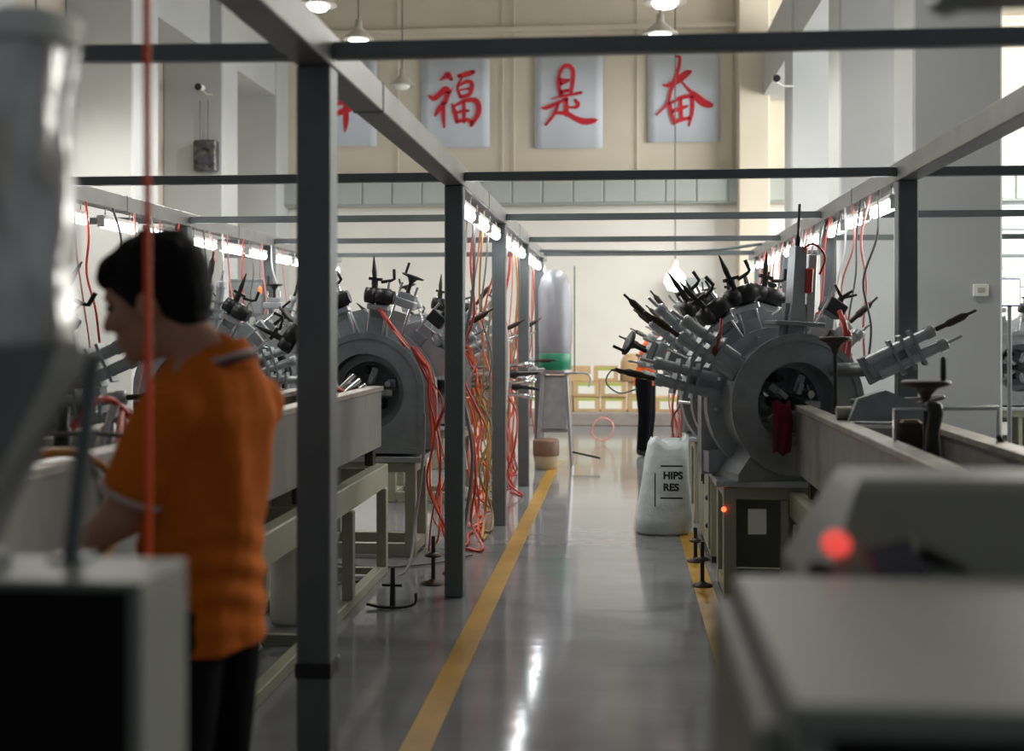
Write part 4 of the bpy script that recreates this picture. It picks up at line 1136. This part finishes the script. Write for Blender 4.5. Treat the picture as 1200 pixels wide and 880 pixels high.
MB().b2(.24, .28, -.97, -.93, .36, ZB + .024 - 1.908).build('riser', M['black'], t)

# ------------------------------------------------------------------ small things on walls and pillars
def camera_bullet(label, loc, sgn):
    t = thing('security_camera', label, 'camera', loc)
    MB().cyl((0, 0, 0), (0, -.16, -.02), .045, 14).build('camera_body', M['label'], t)
    MB().cyl((0, -.16, -.02), (0, -.18, -.022), .052, 14).build('lens', M['black'], t)
    MB().tube([(0, -.02, -.03), (sgn*.12, -.0, -.10), (sgn*.26, 0.0, -.10)], .013, 6).build('mount_arm', M['label'], t)
    return t
camera_bullet('small security camera on the cream pillar right of the banners', (2.14, 16.95, 4.98), 1)
camera_bullet('small security camera between the left pillars', (-6.10, 16.98, 5.02), .6)
t = thing('wrapped_wall_box', 'grey wall box wrapped in shiny film on the left pillar', 'wall box', (-6.02, 17.0, 3.78))
m = MB().b2(-.17, .17, -.16, 0, 0, .46, .02); m.build('box_body', M['darkfilm'], t)
MB().b2(-.06, .08, -.17, -.16, .10, .24).build('dark_screen', M['glass'], t)
for x in (-.1, .02): MB().cyl((x, -.05, .46), (x, -.05, 1.05), .008, 6).build('conduit', M['grey_hose'], t)
t = thing('wall_socket', 'white socket box on the broad pillar', 'socket', (2.90, 10.0, 1.76))
MB().b2(-.06, .06, -.035, 0, 0, .10, .006).build('socket_box', M['label'], t)
MB().b2(-.03, .03, -.038, -.035, .03, .07).build('socket_face', M['shade'], t)
t = thing('wall_cabinet', 'small grey wall mounted fan box behind the right spindles', 'wall box', (1.25, YF - .3, 1.95))
MB().b2(-.30, .30, 0, .3, .0, .42, .01).build('box_body', M['mach2'], t)
MB().b2(-.22, .22, -.01, 0, .06, .26).build('bright_front', M['label'], t)
t = thing('notice_board', 'pale notice board on the left wall behind the wall-side row', 'board', (-6.68, 15.2, 1.6))
MB().b2(0, .03, 0, 1.5, 0, 1.2, .004).build('board', M['label'], t)
for z in (-.03, 1.2): MB().b2(0, .05, -.03, 1.53, z, z + .03).build('board_frame', M['alu'], t)
t = thing('hanging_monitor', 'grey framed monitor standing behind the wall-side machines', 'monitor', (-3.9, 12.2, 0))
MB().b2(-.19, .19, -.03, .03, 1.62, 2.02, .01).build('monitor_case', M['mach'], t)
MB().b2(-.16, .16, -.034, -.03, 1.66, 1.98).build('monitor_glass', M['mach2'], t)
MB().cyl((0, .02, .02), (0, .02, 1.64), .025, 8).build('stand_pole', M['frame'], t)
MB().b2(-.2, .2, -.15, .2, 0, .02).build('stand_foot', M['frame'], t)
t = thing('lit_display', 'small lit display on the machine past the broad pillar', 'display', (3.851, 12.3, 0))
MB().b2(-.10, .10, -.03, .03, 1.72, 2.0, .01).build('display_case', M['black'], t)
MB().b2(-.085, .085, -.034, -.03, 1.735, 1.985).build('display_glass', M['screen'], t)
MB().cyl((0, 0, .02), (0, 0, 1.74), .022, 8).build('stand_pole', M['frame'], t)
MB().b2(-.2, .2, -.15, .2, 0, .02).build('stand_foot', M['frame'], t)
# white drum and bags under the left bed
t = thing('plastic_drum', 'white plastic drum under the left bed', 'drum', (-1.68, 6.0, 0))
MB().lathe([(.10, 0), (.115, .02), (.115, .36), (.10, .40), (.05, .42), (.05, .45), (0, .45)], n=20).build('drum_body', M['label'], t)
MB().lathe([(.055, .43), (.055, .47), (0, .47)], n=14).build('drum_cap', M['shade'], t)
m = MB().ellip((0, 0, .16), (.15, .2, .16), None, 20, 12)
m.v = [(x*(1 + .12*math.sin(9*z*6 + y*30)), y*(1 + .1*math.sin(x*40)), max(0, z)) for x, y, z in m.v]
tag(m.build('plastic_bag', M['sack'], None, (-1.70, 5.0, 0)), 'crumpled white plastic bag under the left bed', 'bag')
t = thing('cabinet_unit', 'pale box with a black slot standing under the left bed', 'cabinet', (-1.70, 4.1, 0))
MB().b2(-.15, .15, -.2, .2, 0, .42, .01).build('unit_body', M['label'], t)
MB().b2(.15, .154, -.03, .0, .15, .27).build('black_slot', M['black'], t)

t = thing('sheet_hood', 'grey slanted sheet metal hood beyond the broad pillar', 'hood', (6.0, 16.2, 0))
for k in range(6):
    MB().box((-1.2 + .42*k, .1, 2.24), (.40, .55, .02), (R(48), 0, 0), .004).build('sheet_panel', M['mach2'], t)
for x in (-1.42, 1.12): MB().b2(x-.03, x+.03, .30, .36, 0, 2.42).build('hood_post', M['frame'], t)
MB().b2(-1.45, 1.15, .30, .36, 2.42, 2.48).build('hood_rail', M['frame'], t)
